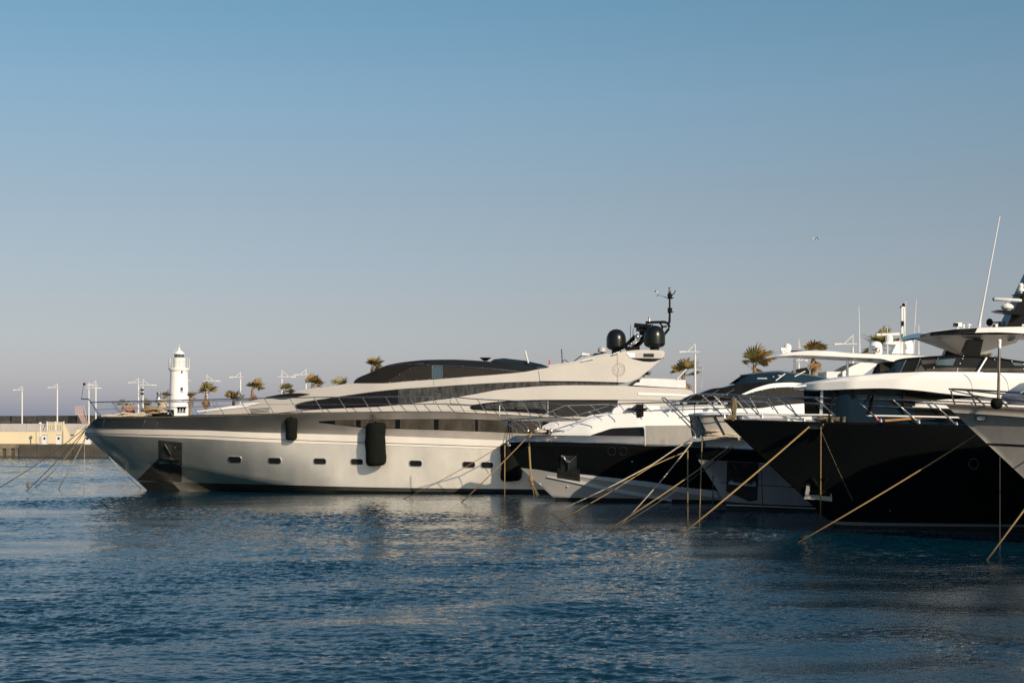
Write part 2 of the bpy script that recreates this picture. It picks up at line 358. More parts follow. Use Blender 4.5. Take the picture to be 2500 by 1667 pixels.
me = bpy.data.meshes.new('water'); me.vertices.add(len(V)); me.vertices.foreach_set('co', V.astype(np.float32).ravel())
me.loops.add(F.size); me.loops.foreach_set('vertex_index', F.astype(np.int32).ravel())
me.polygons.add(len(F)); me.polygons.foreach_set('loop_start', np.arange(0, F.size, 4, dtype=np.int32)); me.polygons.foreach_set('use_smooth', np.ones(len(F), bool))
me.update(calc_edges=True); me.validate()
wm = bpy.data.materials.new('sea_water'); wm.use_nodes = True; nt = wm.node_tree; b = nt.nodes['Principled BSDF']
b.inputs['Base Color'].default_value = (0.0016, 0.0235, 0.043, 1); b.inputs['Roughness'].default_value = 0.05; b.inputs['IOR'].default_value = 1.333
tc = nt.nodes.new('ShaderNodeTexCoord'); mp = nt.nodes.new('ShaderNodeMapping'); mp.inputs['Scale'].default_value = (0.7, 1.0, 1.0)
n1 = nt.nodes.new('ShaderNodeTexNoise'); n1.inputs['Scale'].default_value = 9.0; n1.inputs['Detail'].default_value = 3.5; n1.inputs['Roughness'].default_value = 0.55
bp = nt.nodes.new('ShaderNodeBump'); bp.inputs['Strength'].default_value = 0.55; bp.inputs['Distance'].default_value = 0.03
nt.links.new(tc.outputs['Object'], mp.inputs['Vector']); nt.links.new(mp.outputs[0], n1.inputs['Vector'])
nt.links.new(n1.outputs['Fac'], bp.inputs['Height']); nt.links.new(bp.outputs['Normal'], b.inputs['Normal'])
me.materials.append(wm)
water = bpy.data.objects.new('water', me); COL.objects.link(water); tag(water, kind='structure')

# ---------------------------------------------------------------- land
def slab(name, poly, z0, z1, m):                     # polygon in XY
    n = len(poly); mb = MB()
    mb.add([(x, y, z1) for x, y in poly]+[(x, y, z0) for x, y in poly], [tuple(range(n))]+[(i, i+n, (i+1) % n+n, (i+1) % n) for i in range(n)])
    o = single(name, mb, m, None, None, (0, 0, 0)); return tag(o, kind='structure')
def Zat(py, Y): return CAMZ-(py-HOR)/FPX*Y
def Xat(px, Y): return (px-1250)/FPX*Y
slab('quay', [(-150, 158.2), (-36, 158.2), (-8, 128), (12.5, 112), (26, 86), (37, 62), (47, 40), (140, 40), (140, 300), (-150, 300)], -2, 1.30, 'quay_stone')
slab('promenade', [(-150, 172.2), (-41, 172.2), (-12, 136), (14, 119), (30, 92), (140, 60), (140, 290), (-150, 290)], 1.2, 2.2, 'concrete')
# unseen wooded hills, added so hulls and glass reflect dark land, not sky
th = np.linspace(rad(78), rad(282), 90); rr = np.array([520, 600, 720, 880, 1080, 1300, 1600, 2000])
ht = 150+70*np.sin(th*5.1+.6)+45*np.sin(th*11.3)+22*np.sin(th*23.7+1)
ramp = np.array([0, .10, .28, .5, .76, 1.0, .9, .3]); hp_ = np.zeros((8, 90, 3))
for i in range(8):
    hp_[i, :, 0] = rr[i]*np.sin(th); hp_[i, :, 1] = rr[i]*np.cos(th); hp_[i, :, 2] = -1+ht*ramp[i]*np.clip(np.sin((th-rad(78))/rad(204)*math.pi)*2.2, 0, 1)
tag(single('added_hills', MB().grid(hp_), 'added_hillside', None, None, (0, 0, 0), sharp=80), kind='structure')
# facing of the quay: pale blocks with mooring recesses, then a darker stretch
def wall_thing(name, label, cat, org): return thing(name, label, cat, org)
qw = thing('quay_wall', 'weathered concrete quay edge with dark recesses along the water on the left', 'wall', (-50, 158, 0))
x0 = Xat(-70, 158)
xe = Xat(48, 158)
mb = MB(); mb.box(((x0+xe)/2, 158.05, 1.12), (xe-x0, 0.34, 0.44)); part('coping', mb, 'quay_stone', qw)
edges = [x0, Xat(6, 158), Xat(15, 158), Xat(27, 158), Xat(36, 158), xe]
for i in range(0, 5, 2):
    mb = MB(); mb.box(((edges[i]+edges[i+1])/2, 158.08, 0.5), (edges[i+1]-edges[i], 0.26, 0.8)); part('pier', mb, 'quay_stone', qw)
mb = MB(); mb.box(((x0+xe)/2, 158.04, -0.2), (xe-x0, 0.36, 0.62)); part('footing', mb, 'quay_dark', qw)
mb = MB(); mb.box(((x0+xe)/2, 158.16, 0.5), (xe-x0-0.02, 0.06, 0.76)); part('recess', mb, 'quay_dark', qw)
dq = thing('dark_quay_wall', 'dark quay wall beside the bow mooring lines', 'wall', (xe, 158, 0))
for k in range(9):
    w = 1.9; xa = xe+0.02+k*w; mb = MB(); mb.box((xa+w/2, 157.95+0.04*(k % 2), 0.42), (w-0.03, 0.5, 1.7+0.05*((k*7) % 3))); part('block', mb, 'quay_dark', dq)
# yellow wall, parapet, breakwater
yw = thing('yellow_wall', 'low yellow rendered wall at the back of the quay', 'wall', (Xat(40, 163), 163, 1.3))
for a, c in ((-60, 87.5), (89, 152)):
    mb = MB(); xa, xb = Xat(a, 163), Xat(c, 163); mb.box(((xa+xb)/2, 163.2, (1.3+Zat(1053, 163))/2), (xb-xa, 0.5, Zat(1053, 163)-1.3)); part('panel', mb, 'yellow_wall', yw)
mb = MB(); xa, xb = Xat(-60, 163), Xat(154, 163); mb.box(((xa+xb)/2, 163.15, Zat(1052, 163)+0.03), (xb-xa, 0.62, 0.06)); part('cap', mb, 'concrete', yw)
mb = MB(); mb.prism([(Xat(155, 163), 1.3), (Xat(170, 163), 1.3), (Xat(170, 163), Zat(1062, 163)), (Xat(158, 163), Zat(1036, 163)), (Xat(155, 163), Zat(1036, 163))], 162.9, 163.3); part('stair_cheek', mb, 'yellow_wall', yw)
st = thing('stone_stairs', 'pale stone steps going up from the quay beside the yellow wall', 'stairs', (Xat(190, 164), 164, 1.3))
for k in range(9):
    mb = MB(); xa, xb = Xat(171, 164), Xat(222, 164); z0 = 1.3+0.17*k; mb.box(((xa+xb)/2, 164+0.35*k, z0+0.085), (xb-xa, 0.36, 0.165)); part('step', mb, 'yellow_wall', st)
pp = thing('parapet_wall', 'long light grey concrete parapet above the yellow wall', 'wall', (Xat(60, 172), 172, 2.2))
for k in range(12):
    xa = Xat(-60, 172)+k*3.0; mb = MB(); mb.box((xa+1.49, 172.1, (2.2+Zat(1034, 172))/2), (2.975, 0.4, Zat(1034, 172)-2.2)); part('panel', mb, 'concrete', pp)
bw = thing('breakwater_wall', 'high dark stone breakwater wall behind the lamp posts', 'wall', (-40, 200, 2))
for k in range(22):
    for j in range(3):
        xa = -85+k*5.2+(1.7 if j % 2 else 0); ztop = 4.24+0.25*min(1, (xa+85)/40)
        mb = MB(); h = (ztop-1.9)/3; mb.box((xa+2.58, 200+0.1*((k*5+j*3) % 4), 1.9+h*(j+0.5)), (5.12, 1.4, h-0.02)); part('stone', mb, 'stone_dark', bw)
gt = thing('white_gate', 'white slatted gate set in the parapet over the yellow wall', 'gate', (Xat(135, 171), 171.2, 2.5))
mb = MB(); zb, zt = Zat(1053, 171.2), Zat(1031, 171.2); xa, xb = Xat(115, 171.2), Xat(156, 171.2)
mb.tube([(xa, 171.2, zt), (xb, 171.2, zt)], 0.05); mb.tube([(xa, 171.2, zb), (xb, 171.2, zb)], 0.05); part('rail', mb, 'pole_white', gt)
for k in range(3):
    mb = MB(); x = xa+(xb-xa)*k/2; mb.box((x, 171.2, (zb+zt)/2), (0.10, 0.10, zt-zb+0.25)); part('post', mb, 'pole_white', gt)
for k in range(10):
    mb = MB(); x = xa+(xb-xa)*(k+0.5)/10; mb.box((x, 171.22, (zb+zt)/2), (0.135, 0.03, zt-zb-0.04)); part('slat', mb, 'white_gate', gt)
gp = thing('gate_pillar', 'pillar stub between parapet sections near the gate', 'pillar', (Xat(108, 170), 171.5, 2.2)); mb = MB(); mb.prism([(Xat(100, 171), 2.3), (Xat(113, 171), 2.3), (Xat(113, 171), Zat(1034, 171)), (Xat(111, 171), Zat(1034, 171))], 171.3, 171.6); part('buttress', mb, 'concrete', gp)
gp['label'] = 'sloping grey buttress on the left side of the white gate'
# service pedestals and globe lamp
def pedestal(px, wpx, label, col):
    X = Xat(px, 160.5); w = wpx/FPX*160.5; zt = Zat(1061, 160.5)
    t = thing('service_pedestal', label, 'pedestal', (X, 160.5, 1.3), 'service pedestals on the quay')
    mb = MB(); mb.box((X, 160.5, (1.3+zt)/2), (w, 0.4, zt-1.3)); part('cabinet', mb, col, t)
    mb = MB(); mb.box((X, 160.45, zt+0.03), (w*1.1, 0.55, 0.06)); part('lid', mb, 'pole_white', t)
    mb = MB(); mb.box((X+w*0.05, 160.28, 1.3+(zt-1.3)*0.62), (w*0.4, 0.03, 0.25)); part('meter_window', mb, 'glass_blue', t)
pedestal(109.5, 11, 'white service pedestal to the right of the globe lamp post', 'pole_white')
pedestal(144, 12, 'white service pedestal below the right end of the white gate', 'pole_white')
pedestal(214, 15, 'white service pedestal half hidden behind the dark bow tip', 'pole_white')
t = thing('globe_lamp', 'short white lamp post with a round globe on the quay', 'lamp post', (Xat(98, 160), 160, 1.3))
mb = MB(); mb.tube([(Xat(98, 160), 160, 1.3), (Xat(98, 160), 160, Zat(1038, 160))], 0.06); part('post', mb, 'pole_white', t)
mb = MB(); mb.box((Xat(98, 160), 160, 1.7), (0.2, 0.2, 0.9)); part('base', mb, 'concrete', t)
mb = MB(); mb.ball((Xat(98, 160), 160, Zat(1034, 160)), 0.17); part('globe', mb, 'pole_white', t)
# metal stair on the breakwater
ms = thing('metal_stairs', 'rusty pink metal stair with railings climbing the dark breakwater', 'stairs', (Xat(198, 196), 196, 2.2))
Ys = 197.0
for k in range(9):
    mb = MB(); x = Xat(184+k*2.5, Ys); mb.tube([(x, Ys, Zat(1012, Ys)), (x, Ys, Zat(992, Ys))], 0.035, 5); part('baluster', mb, 'rust', ms)
mb = MB(); mb.tube([W(184, 992, Ys), W(205, 992, Ys)], 0.05); mb.tube([W(184, 1011, Ys), W(205, 1011, Ys)], 0.06); mb.tube([W(205, 992, Ys), W(212, 1022, Ys-1)], 0.05); part('handrail', mb, 'rust', ms)
for k in range(8):
    mb = MB(); p = W(198+k*1.4, 1012+k*2.8, Ys-0.4); mb.box(p, (0.75, 0.6, 0.09)); part('tread', mb, 'rust', ms)
# lighthouse
LY = 186.0
LX = Xat(437, LY); lz = 2.2
lh = thing('lighthouse', 'white round lighthouse with railed gallery behind the yacht bow', 'lighthouse', (LX, LY, lz))
pr = lambda px: px/FPX*LY
ztop = Zat(905, LY)
mb = MB(); mb.lathe([(pr(27), 0), (pr(25.5), 0.8), (pr(21), ztop-lz)], (LX, LY, lz), 40); part('tower', mb, 'white_plaster', lh)
mb = MB(); mb.lathe([(pr(21), 0), (pr(23), 0.05), (pr(24.5), 0.2), (pr(25.5), 0.3), (pr(25.5), 0.42), (pr(20), 0.42)], (LX, LY, ztop-0.08), 40); part('gallery_floor', mb, 'white_plaster', lh)
mb = MB(); zg = ztop+0.34; mb.lathe([(pr(14.5), 0), (pr(14.5), Zat(874, LY)-zg), (pr(12.5), Zat(873, LY)-zg)], (LX+pr(1), LY, zg), 32); part('drum', mb, 'white_plaster', lh)
rl = MB()
for h in (0.36, 0.72, 1.08, 1.4):
    rl.tube([(LX+pr(25)*math.cos(a), LY+pr(25)*math.sin(a), zg+h*0.88) for a in np.linspace(0, 2*math.pi, 33)], 0.022, 5)
gr = part('gallery_rail', rl, 'pole_white', lh)
for k in range(16):
    a = 2*math.pi*k/16; mb = MB(); mb.tube([(LX+pr(25)*math.cos(a), LY+pr(25)*math.sin(a), zg), (LX+pr(25)*math.cos(a), LY+pr(25)*math.sin(a), zg+1.26)], 0.025, 5); part('baluster', mb, 'pole_white', gr)
lc = LX+pr(0.5)
mb = MB(); z1 = Zat(874, LY); mb.lathe([(pr(11), 0), (pr(11), Zat(865, LY)-z1)], (lc, LY, z1), 24); ln = part('lantern', mb, 'lantern', lh)
for k in range(8):
    a = 2*math.pi*k/8; mb = MB(); mb.tube([(lc+pr(11.3)*math.cos(a), LY+pr(11.3)*math.sin(a), z1), (lc+pr(11.3)*math.cos(a+0.5), LY+pr(11.3)*math.sin(a+0.5), Zat(865, LY))], 0.03, 5); part('glazing_bar', mb, 'black_metal', ln)
mb = MB(); z2 = Zat(864, LY); mb.lathe([(pr(13.5), -0.04), (pr(13.5), 0.03), (pr(8), 0.33), (pr(3), 0.5), (pr(2.2), 0.6), (pr(2.4), 0.75), (0.02, 0.88)], (lc, LY, z2), 24); part('cupola', mb, 'white_plaster', lh)
mb = MB(); mb.tube([(lc, LY, z2+0.8), (lc, LY, z2+1.2)], 0.02, 5); mb.tube([(lc-0.1, LY, z2+1.3), (lc, LY, z2+1.05), (lc+0.1, LY, z2+1.28)], 0.015, 5); mb.tube([(lc-pr(13), LY-0.3, z2+0.1), (lc-0.3, LY-0.2, z2+0.75)], 0.02, 5); part('finial', mb, 'pole_white', lh)
for (px, py, w, h) in ((445, 949.5, 5.2, 9),):
    mb = MB(); y = LY-pr(23.3); mb.box((Xat(px, y), y, Zat(py, y)), (w/FPX*y*1.35, 0.16, h/FPX*y*1.2)); f = part('window', mb, 'white_plaster', lh)
    mb = MB(); mb.box((Xat(px, y)-0.02, y-0.06, Zat(py, y)), (w/FPX*y*0.85, 0.1, h/FPX*y*0.9)); part('pane', mb, 'glass_brown', f)
mb = MB(); mb.box((Xat(443, 184.5), LY-pr(21.6), Zat(908.5, LY)), (0.12, 0.12, 0.25)); part('wall_lamp', mb, 'black_metal', lh)
mb = MB(); mb.tube([(LX+pr(22), LY, Zat(928.5, LY)), (LX+pr(29), LY, Zat(928.5, LY))], 0.03, 5); part('bracket', mb, 'pole_white', lh)

# street lamps: (pixel column, mast top row, arm row, arm left reach, arm right reach, distance, which way the lamp points, label)
LAMPS = [
 (54, 942, 952, -20, 6, 195, 'white lamp post nearest the left edge of the picture'),
 (140, 936, 946, -21, 6, 190, 'white lamp post above the white gate'),
 (217, 933, 947, -6, 29, 186, 'shorter white lamp post of the close pair, in front of the metal stairs'),
 (234, 929, 940, -19, 6, 183, 'taller white lamp post of the close pair behind the bow rail'),
 (338, 922, 934, -23, 6, 172, 'white lamp post to the left of the lighthouse with lamp to the left'),
 (349, 925, 940, -6, 32, 172, 'white lamp post with cameras to the left of the lighthouse, lamp to the right'),
 (505, 914, 930, -8, 32, 155, 'white lamp post behind the shaggy palm right of the lighthouse'),
 (587, 908, 921, -25, 7, 148, 'white lamp post between two palms above the foredeck'),
 (688, 903, 920, -9, 33, 141, 'white lamp post with its arm to the right, ahead of the dark windshield'),
 (747, 901, 915, -27, 8, 136, 'white lamp post with its arm to the left, beside a leaning palm'),
 (1697, 838, 859, -37, 10, 112, 'white lamp post beside the tall palm behind the stern awning'),
 (1950, 827, 880, -8, 20, 110, 'white lamp post rising through the white hardtop beside a palm'),
 (2082, 816, 840, -44, 10, 108, 'white lamp post standing behind the white hardtop'),
]
for (px, top, arm, l, r, Y, label) in LAMPS:
    s = Y/FPX; X = Xat(px, Y)
    t = thing('street_lamp', label, 'lamp post', (X, Y, 2.2), 'white street lamps along the promenade')
    za, zt = Zat(arm, Y), Zat(top, Y)
    mb = MB(); mb.tube([(X, Y, 2.2), (X, Y, za-0.3)], 0.09, 10, 0.08); mb.tube([(X, Y, za-0.3), (X, Y, zt)], 0.05, 8, 0.03); part('pole', mb, 'pole_white', t)
    mb = MB(); mb.tube([(X+l*s, Y-0.1, za), (X+r*s, Y-0.1, za)], 0.04, 6); part('arm', mb, 'pole_white', t)
    big = l if abs(l) > abs(r) else r
    mb = MB(); mb.tube([(X, Y, zt-0.12*(zt-za)), (X+big*s*0.5, Y-0.1, za+0.03)], 0.03, 5); part('stay', mb, 'pole_white', t)
    sg = 1 if big > 0 else -1
    mb = MB(); mb.box((X+big*s*0.86, Y-0.1, za), (abs(big)*s*0.42, 0.25, 0.10), 0, 0.06*sg); part('lamp_head', mb, 'pole_white', t)
    if 'cameras' in label:
        for dz in (0.55, 1.0):
            mb = MB(); mb.box((X-0.05, Y-0.3, za-dz), (0.35, 0.5, 0.22), 0.4); part('camera', mb, 'black_metal', t)
# palms
def frond_mesh(name, seed, m, droop):
    r = random.Random(seed); mb = MB()
    stalk = 0.55; mb.tube([(0, 0, 0), (stalk*0.5, 0, 0.05), (stalk, 0, 0.04)], 0.022, 4, 0.014)
    nseg = 15
    for k in range(nseg):
        a = rad(-78+156*k/(nseg-1)+r.uniform(-4, 4)); L = (0.78+0.22*math.cos(a))*r.uniform(0.8, 1.05)
        c, s_ = math.cos(a), math.sin(a); fold = 0.16*abs(s_)
        def pt(d, w, drop): return (stalk+c*d-s_*w, s_*d+c*w, 0.04+fold*d-drop)
        w = 0.055
        mb.add([pt(0.02, 0, 0), pt(L*0.5, -w, 0.05*droop), pt(L*0.5, w, 0.05*droop+0.025), pt(L*0.78, -w*0.7, 0.2*droop), pt(L*0.78, w*0.7, 0.2*droop+0.02), pt(L*0.97, r.uniform(-.04, .04), (0.42+r.uniform(0, .15))*droop)],
               [(0, 1, 2), (1, 3, 4, 2), (3, 5, 4)])
    return mesh_data(name, mb, m, (0, 0, 0))
FR = {'g': [frond_mesh('frond', i, 'frond_green', 0.35) for i in range(3)], 'o': [frond_mesh('frond', 10+i, 'frond_olive', 0.5) for i in range(3)], 'd': [frond_mesh('frond', 20+i, 'frond_dry', 1.3) for i in range(3)]}
def palm(px, py, dia, Y, label, seed, lean=0.0, nf=26, dry=0.25):
    r = random.Random(seed); X = Xat(px, Y); zc = Zat(py+dia*0.12, Y); R_ = dia/2/FPX*Y
    t = thing('palm_tree', label, 'palm tree', (X, Y, 2.2), 'wind blown fan palms along the promenade')
    mb = MB(); zs = np.linspace(2.2, zc, 7)
    mb.tube([(X+(0.08*math.sin(i*1.1+seed)-0.5*lean*(1-i/6))*(1-i/6), Y, z) for i, z in enumerate(zs)], [0.2, 0.17, 0.15, 0.14, 0.15, 0.17, 0.12], 9); part('trunk', mb, 'trunk', t)
    for k in range(nf):
        f = k/nf
        if f > 1-dry: el = r.uniform(-86, -50); kind = 'd'
        else: el = r.uniform(30, 88) if f < .5 else r.uniform(-12, 45); kind = r.choice('ggo') if el > 30 else r.choice('ggood')
        az = k*2.39996+r.uniform(-.9, .9); sc = R_/1.25*(r.uniform(0.7, 1.3) if kind != 'd' else r.uniform(.6, .95))
        o = bpy.data.objects.new('frond', r.choice(FR[kind])); COL.objects.link(o); o.parent = t
        # wind from the left pushes the fronds towards the right
        d = Vector((math.cos(az)*math.cos(rad(el))+0.22+lean, math.sin(az)*math.cos(rad(el)), math.sin(rad(el)))).normalized()
        q = d.to_track_quat('X', 'Z')
        o.rotation_euler = q.to_euler(); o.rotation_euler.rotate_axis('X', r.uniform(-.5, .5))
        o.location = (0.05*math.cos(az), 0.05*math.sin(az), zc-2.2-0.25*max(0, -el/60)*R_); o.scale = (sc, sc, sc)
PALMS = [
 (300, 990, 30, 178, 'orange dried palm showing through the bow rail beside the people', 0.1, .6),
 (355, 988, 28, 173, 'small palm low between the camera lamp post and the lighthouse', 0.1, .4),
 (401, 966, 36, 168, 'palm touching the left side of the lighthouse', 0.25, .3),
 (464, 968, 32, 162, 'slim palm touching the right side of the lighthouse', 0.1, .3),
 (503, 956, 52, 155, 'dark green palm with shaggy skirt in front of a lamp post', -0.05, .3),
 (570, 972, 46, 150, 'low flat palm partly sunk behind the foredeck rail', 0.0, .2),
 (616, 946, 50, 146, 'yellowish wind bent palm right of the low flat palm', 0.3, .4),
 (693, 952, 40, 141, 'half hidden palm under the lamp post with the right arm', 0.2, .3),
 (762, 936, 50, 136, 'upright wind bent palm beside the lamp post with the left arm', 0.35, .3),
 (832, 938, 40, 132, 'low palm tips just ahead of the dark windshield corner', 0.0, .2),
 (908, 893, 54, 128, 'tall palm rising over the front of the dark canopy', 0.3, .35),
 (1572, 918, 40, 118, 'brown palm fronds under the overhanging radar arch', -0.4, .6),
 (1668, 906, 84, 113, 'big palm with hanging dry skirt next to the stern awning', -0.1, .4),
 (1842, 884, 80, 112, 'wide bushy palm ahead of the white hardtop tip', 0.0, .2),
 (1985, 856, 72, 110, 'palm behind the white hardtop with its trunk under it', 0.1, .25),
 (2152, 842, 84, 108, 'large palm behind the white satellite domes', 0.0, .35),
 (2330, 880, 46, 106, 'palm tips left of the black hardtop leg', -0.1, .2),
 (2402, 874, 40, 106, 'palm tips right of the black hardtop leg', 0.0, .2),
 (2432, 884, 34, 105, 'small palm tips by the tall bow light pole', 0.0, .2),
]
for i, (px, py, dia, Y, label, lean, dry) in enumerate(PALMS): palm(px, py, dia, Y, label, 30+i, lean*1.3, 15+(i*7) % 12, dry)
# people on the promenade
def person(px, py_head, Y, label, suit, armpose, seed):
    s = 1.72; X = Xat(px, Y); zf = Zat(py_head, Y)-s
    t = thing('person', label, 'person', (X, Y, zf))
    J = [((0, 0, .92), .13), ((0, 0, 1.12), .115), ((0, 0, 1.34), .14), ((0, 0, 1.47), .055), ((0, -.01, 1.55), .075), ((0, -.01, 1.64), .092), ((0, -.01, 1.71), .06)]
    E = [(0, 1), (1, 2), (2, 3), (3, 4), (4, 5), (5, 6)]
    for sg in (-1, 1):
        b0 = len(J); a = armpose[(sg+1)//2]
        J += [((sg*.17, 0, 1.38), .055), ((sg*(.21+.06*a), -.03-.1*a, 1.12+.05*a), .042), ((sg*(.20-.1*a), -.08-.22*a, .90+.25*a), .033), ((sg*(.19-.12*a), -.1-.25*a, .82+.27*a), .03)]
        E += [(2, b0), (b0, b0+1), (b0+1, b0+2), (b0+2, b0+3)]
        b1 = len(J)
        J += [((sg*.09, 0, .84), .095), ((sg*.10, -.02, .48), .06), ((sg*.10, .02, .1), .042), ((sg*.11, -.13, .03), .035)]
        E += [(0, b1), (b1, b1+1), (b1+1, b1+2), (b1+2, b1+3)]
    me = bpy.data.meshes.new('body'); me.from_pydata([p for p, _ in J], E, []); o = bpy.data.objects.new('body', me); COL.objects.link(o)
    o.modifiers.new('skin', 'SKIN'); sv = me.skin_vertices[0].data
    for i, (_, r_) in enumerate(J): sv[i].radius = (r_, r_)
    sv[0].use_root = True
    o.modifiers.new('sub', 'SUBSURF').levels = 1
    dg = bpy.context.evaluated_depsgraph_get(); m2 = bpy.data.meshes.new_from_object(o.evaluated_get(dg)); o.modifiers.clear(); o.data = m2
    m2.materials.clear(); m2.materials.append(M['skin']); o.parent = t; ORG[o.name] = (X, Y, zf)
    mb = MB(); mb.lathe([(.155, .8), (.165, .9), (.15, 1.0)], (X, Y, zf), 12, 1, .8)
    for sg in (-1, 1): mb.tube([(X+sg*.09, Y, zf+.86), (X+sg*.10, Y-.01, zf+.6)], .105, 8, .095)
    part('swimwear', mb, suit, t)
    mb = MB(); mb.ball((X, Y+.012, zf+1.665), .104, 12, 8, 1.05); part('hair', mb, 'hair', t)
person(310.5, 986, 178, 'person with bare back and raised arm, leftmost of three on the promenade', 'cloth_dark', (.8, .2), 1)
person(318.5, 986, 178, 'person in red swimwear between two others on the promenade', 'cloth_red', (.2, .2), 2)
person(326, 984.5, 178, 'dark haired person standing rightmost of three on the promenade', 'cloth_dark', (.3, .7), 3)
# gull
gY = 105.0
gc = W(1989, 583.5, gY)
g = thing('seagull', 'small seagull gliding in the open sky above the yachts', 'bird', gc)
mb = MB(); mb.tube([gc+Vector((-.16, .0, -.03)), gc+Vector((-.10, 0, 0)), gc+Vector((0, 0, .012)), gc+Vector((.09, 0, 0.0)), gc+Vector((.15, 0, -.015))], [.012, .045, .055, .04, .012], 10); part('body', mb, 'feather', g)
for sg, tipx, tipz in ((-1, -.30, .05), (1, .20, -.12)):
    mb = MB(); b0 = gc+Vector((.03*sg, -.03*sg, .02)); e = gc+Vector((tipx*.55, -.22*sg, .06)); tp = gc+Vector((tipx, -.42*sg, tipz))
    mb.add([b0+Vector((.07, 0, 0)), b0+Vector((-.07, 0, 0)), e+Vector((-.06, 0, 0)), e+Vector((.06, 0, 0)), b0+Vector((.0, 0, .025)), e+Vector((0, 0, .02))], [(0, 4, 5, 3), (4, 1, 2, 5), (0, 3, 2, 1)])
    w = part('wing', mb, 'feather', g)
    mb = MB(); mb.add([e+Vector((.06, 0, 0)), e+Vector((-.06, 0, 0)), tp, e+Vector((0, 0, .02))], [(0, 3, 2), (3, 1, 2), (0, 2, 1)]); part('wing_tip', mb, 'feather_dark', w)
# ================================================================ yacht one: the long grey yacht
B1 = Boat(89.0, [(196,1010),(200,1034),(204,1047),(206,1058),(214,1072),(273,1122.6),(327,1168),(359,1194.5),(385,1212)], 3.72, 3.70, 11.5, 13.5, 4.7, 2.2, flare=0.42,
          knuckle=[(250,1112),(319,1125.5),(369,1130),(444,1140),(505,1149),(614,1167),(680,1178.6),(721,1184.5),(820,1194),(1800,1215)], kk=1.3)
y1 = thing('motor_yacht', 'long grey and black motor yacht with swept back roof and two black radar domes', 'yacht', (-7, 89, 0), 'motor yachts moored in a row')
def band1(X, Z):                                     # the dark sheer band leans outwards, most at the bow
    e = np.interp(X, [-16, -13.2, -10.8, -8.5, -6, 12], [0.42, 0.36, 0.24, 0.15, 0.10, 0.10])
    return B1.hull(X, Z)+e*np.maximum(Z-3.5, 0)**1.5*np.clip(B1.hull(X, Z)/0.8, 0, 1)
DECK1 = [(240,1017.8),(300,1017.5),(420,1016),(600,1011),(700,1008.5),(900,1006),(1080,1005.5),(1170,1009),(1300,1016),(1400,1022),(1640,1029)]
BND1 = [(212,1044.5),(350,1046.5),(500,1050),(600,1054.5),(800,1060),(1000,1066),(1220,1074),(1400,1079),(1640,1085)]
LIN1 = [(206.5,1057),(350,1061),(500,1064.5),(600,1069),(800,1077),(1000,1083),(1220,1090.5),(1400,1095),(1640,1101)]
SIL1 = [(207.5,1062),(350,1066.5),(500,1071.5),(600,1077),(800,1083.5),(1000,1089),(1220,1096.5),(1400,1101),(1640,1107)]
BOOT1 = [(337,1175.5),(366,1175.5),(444,1177.5),(680,1183),(842,1187.5),(1000,1190.5),(1218,1193),(1640,1199)]
WL1 = [(372,1208),(500,1212),(700,1215),(1000,1217),(1220,1220),(1640,1226)]
part('hull', B1.strip(SIL1, BOOT1, 110, 16, mirror=True), 'grey_metallic', y1, sharp=60)
part('boot_stripe', B1.strip(BOOT1, WL1, 80, 3, mirror=True), 'boot', y1)
part('sheer_band', B1.strip(DECK1, BND1, 110, 8, 0.0, band1, mirror=True), 'dark_metallic', y1, sharp=60)
sp = B1.strip(BND1, [(x, y-0.8) for x, y in LIN1], 110, 3, 0.0, mirror=True); part('silver_strake', sp, 'silver', y1, label='bright silver strake along the hull')
part('rub_rail', B1.strip([(x, y-1.1) for x, y in LIN1], [(x, y+1.1) for x, y in LIN1], 110, 2, -0.012, mirror=True), 'black_metal', y1)
part('lower_strake', B1.strip([(x, y+0.8) for x, y in LIN1], SIL1, 110, 2, 0.03, mirror=True, skirt=0.05), 'silver', y1)
part('bow_nose', B1.roof([(206.5,1057),(209,1051),(212,1044.5),(224,1031),(240,1017.8)], 10, 6, 0.0, 0, band1), 'dark_metallic', y1)
part('deck', B1.roof(DECK1, 60, 8, 0.04, 0, band1, dz=-0.05), 'grey_paint', y1)
part('toe_rail', B1.mline(DECK1, 0.025, 70, eps=-0.02, surf=band1), 'black_metal', y1)
mb = MB(); P = B1.P(1640, 1029); mb.box((P.x-0.05, 89, 1.6), (0.1, 6.9, 4.0)); part('transom', mb, 'grey_metallic', y1)
# hull windows in the dark band
HW_T = [(778,1028.5),(800,1026.8),(850,1025),(1000,1023),(1100,1022.5),(1230,1025.7),(1340,1029.5)]
HW_B = [(778,1031.5),(800,1034),(830,1037.2),(900,1044.6),(1000,1047.5),(1100,1050.5),(1240,1056),(1340,1060)]
hwn = part('hull_window_band', B1.strip(HW_T, HW_B, 60, 3, 0.015, band1, skirt=0.04), 'black_gloss', y1)
def between(T, Bm, a, b, inset=0.9):
    xs = np.linspace(a, b, 8); t = np.interp(xs, *zip(*T))+inset; u = np.interp(xs, *zip(*Bm))-inset
    return list(zip(xs, t)), list(zip(xs, u))
for a, b_ in ((818,869),(881,965),(977,1059),(1071,1160),(1167,1240),(1249,1325)):
    t_, u_ = between(HW_T, HW_B, a, b_); part('window_pane', B1.strip(t_, u_, 8, 2, 0.03, band1, skirt=0.03, lin=True), 'glass_brown', hwn)
# portholes
for px, py in ((572.5,1122),(670,1124.6),(780.8,1125.8),(871.5,1127),(1014.7,1131),(1144.6,1134),(1189.5,1135)):
    pf = part('porthole', B1.ring(rrect(px, py, 29, 13.5, 5, skew=0.02), 2.2, 0.03, depth=0.10), 'steel', y1)
    part('pane', B1.patch(rrect(px, py, 30, 14.5, 5, skew=0.02), 0.008, skirt=0, sub=1), 'glass_dark', pf)
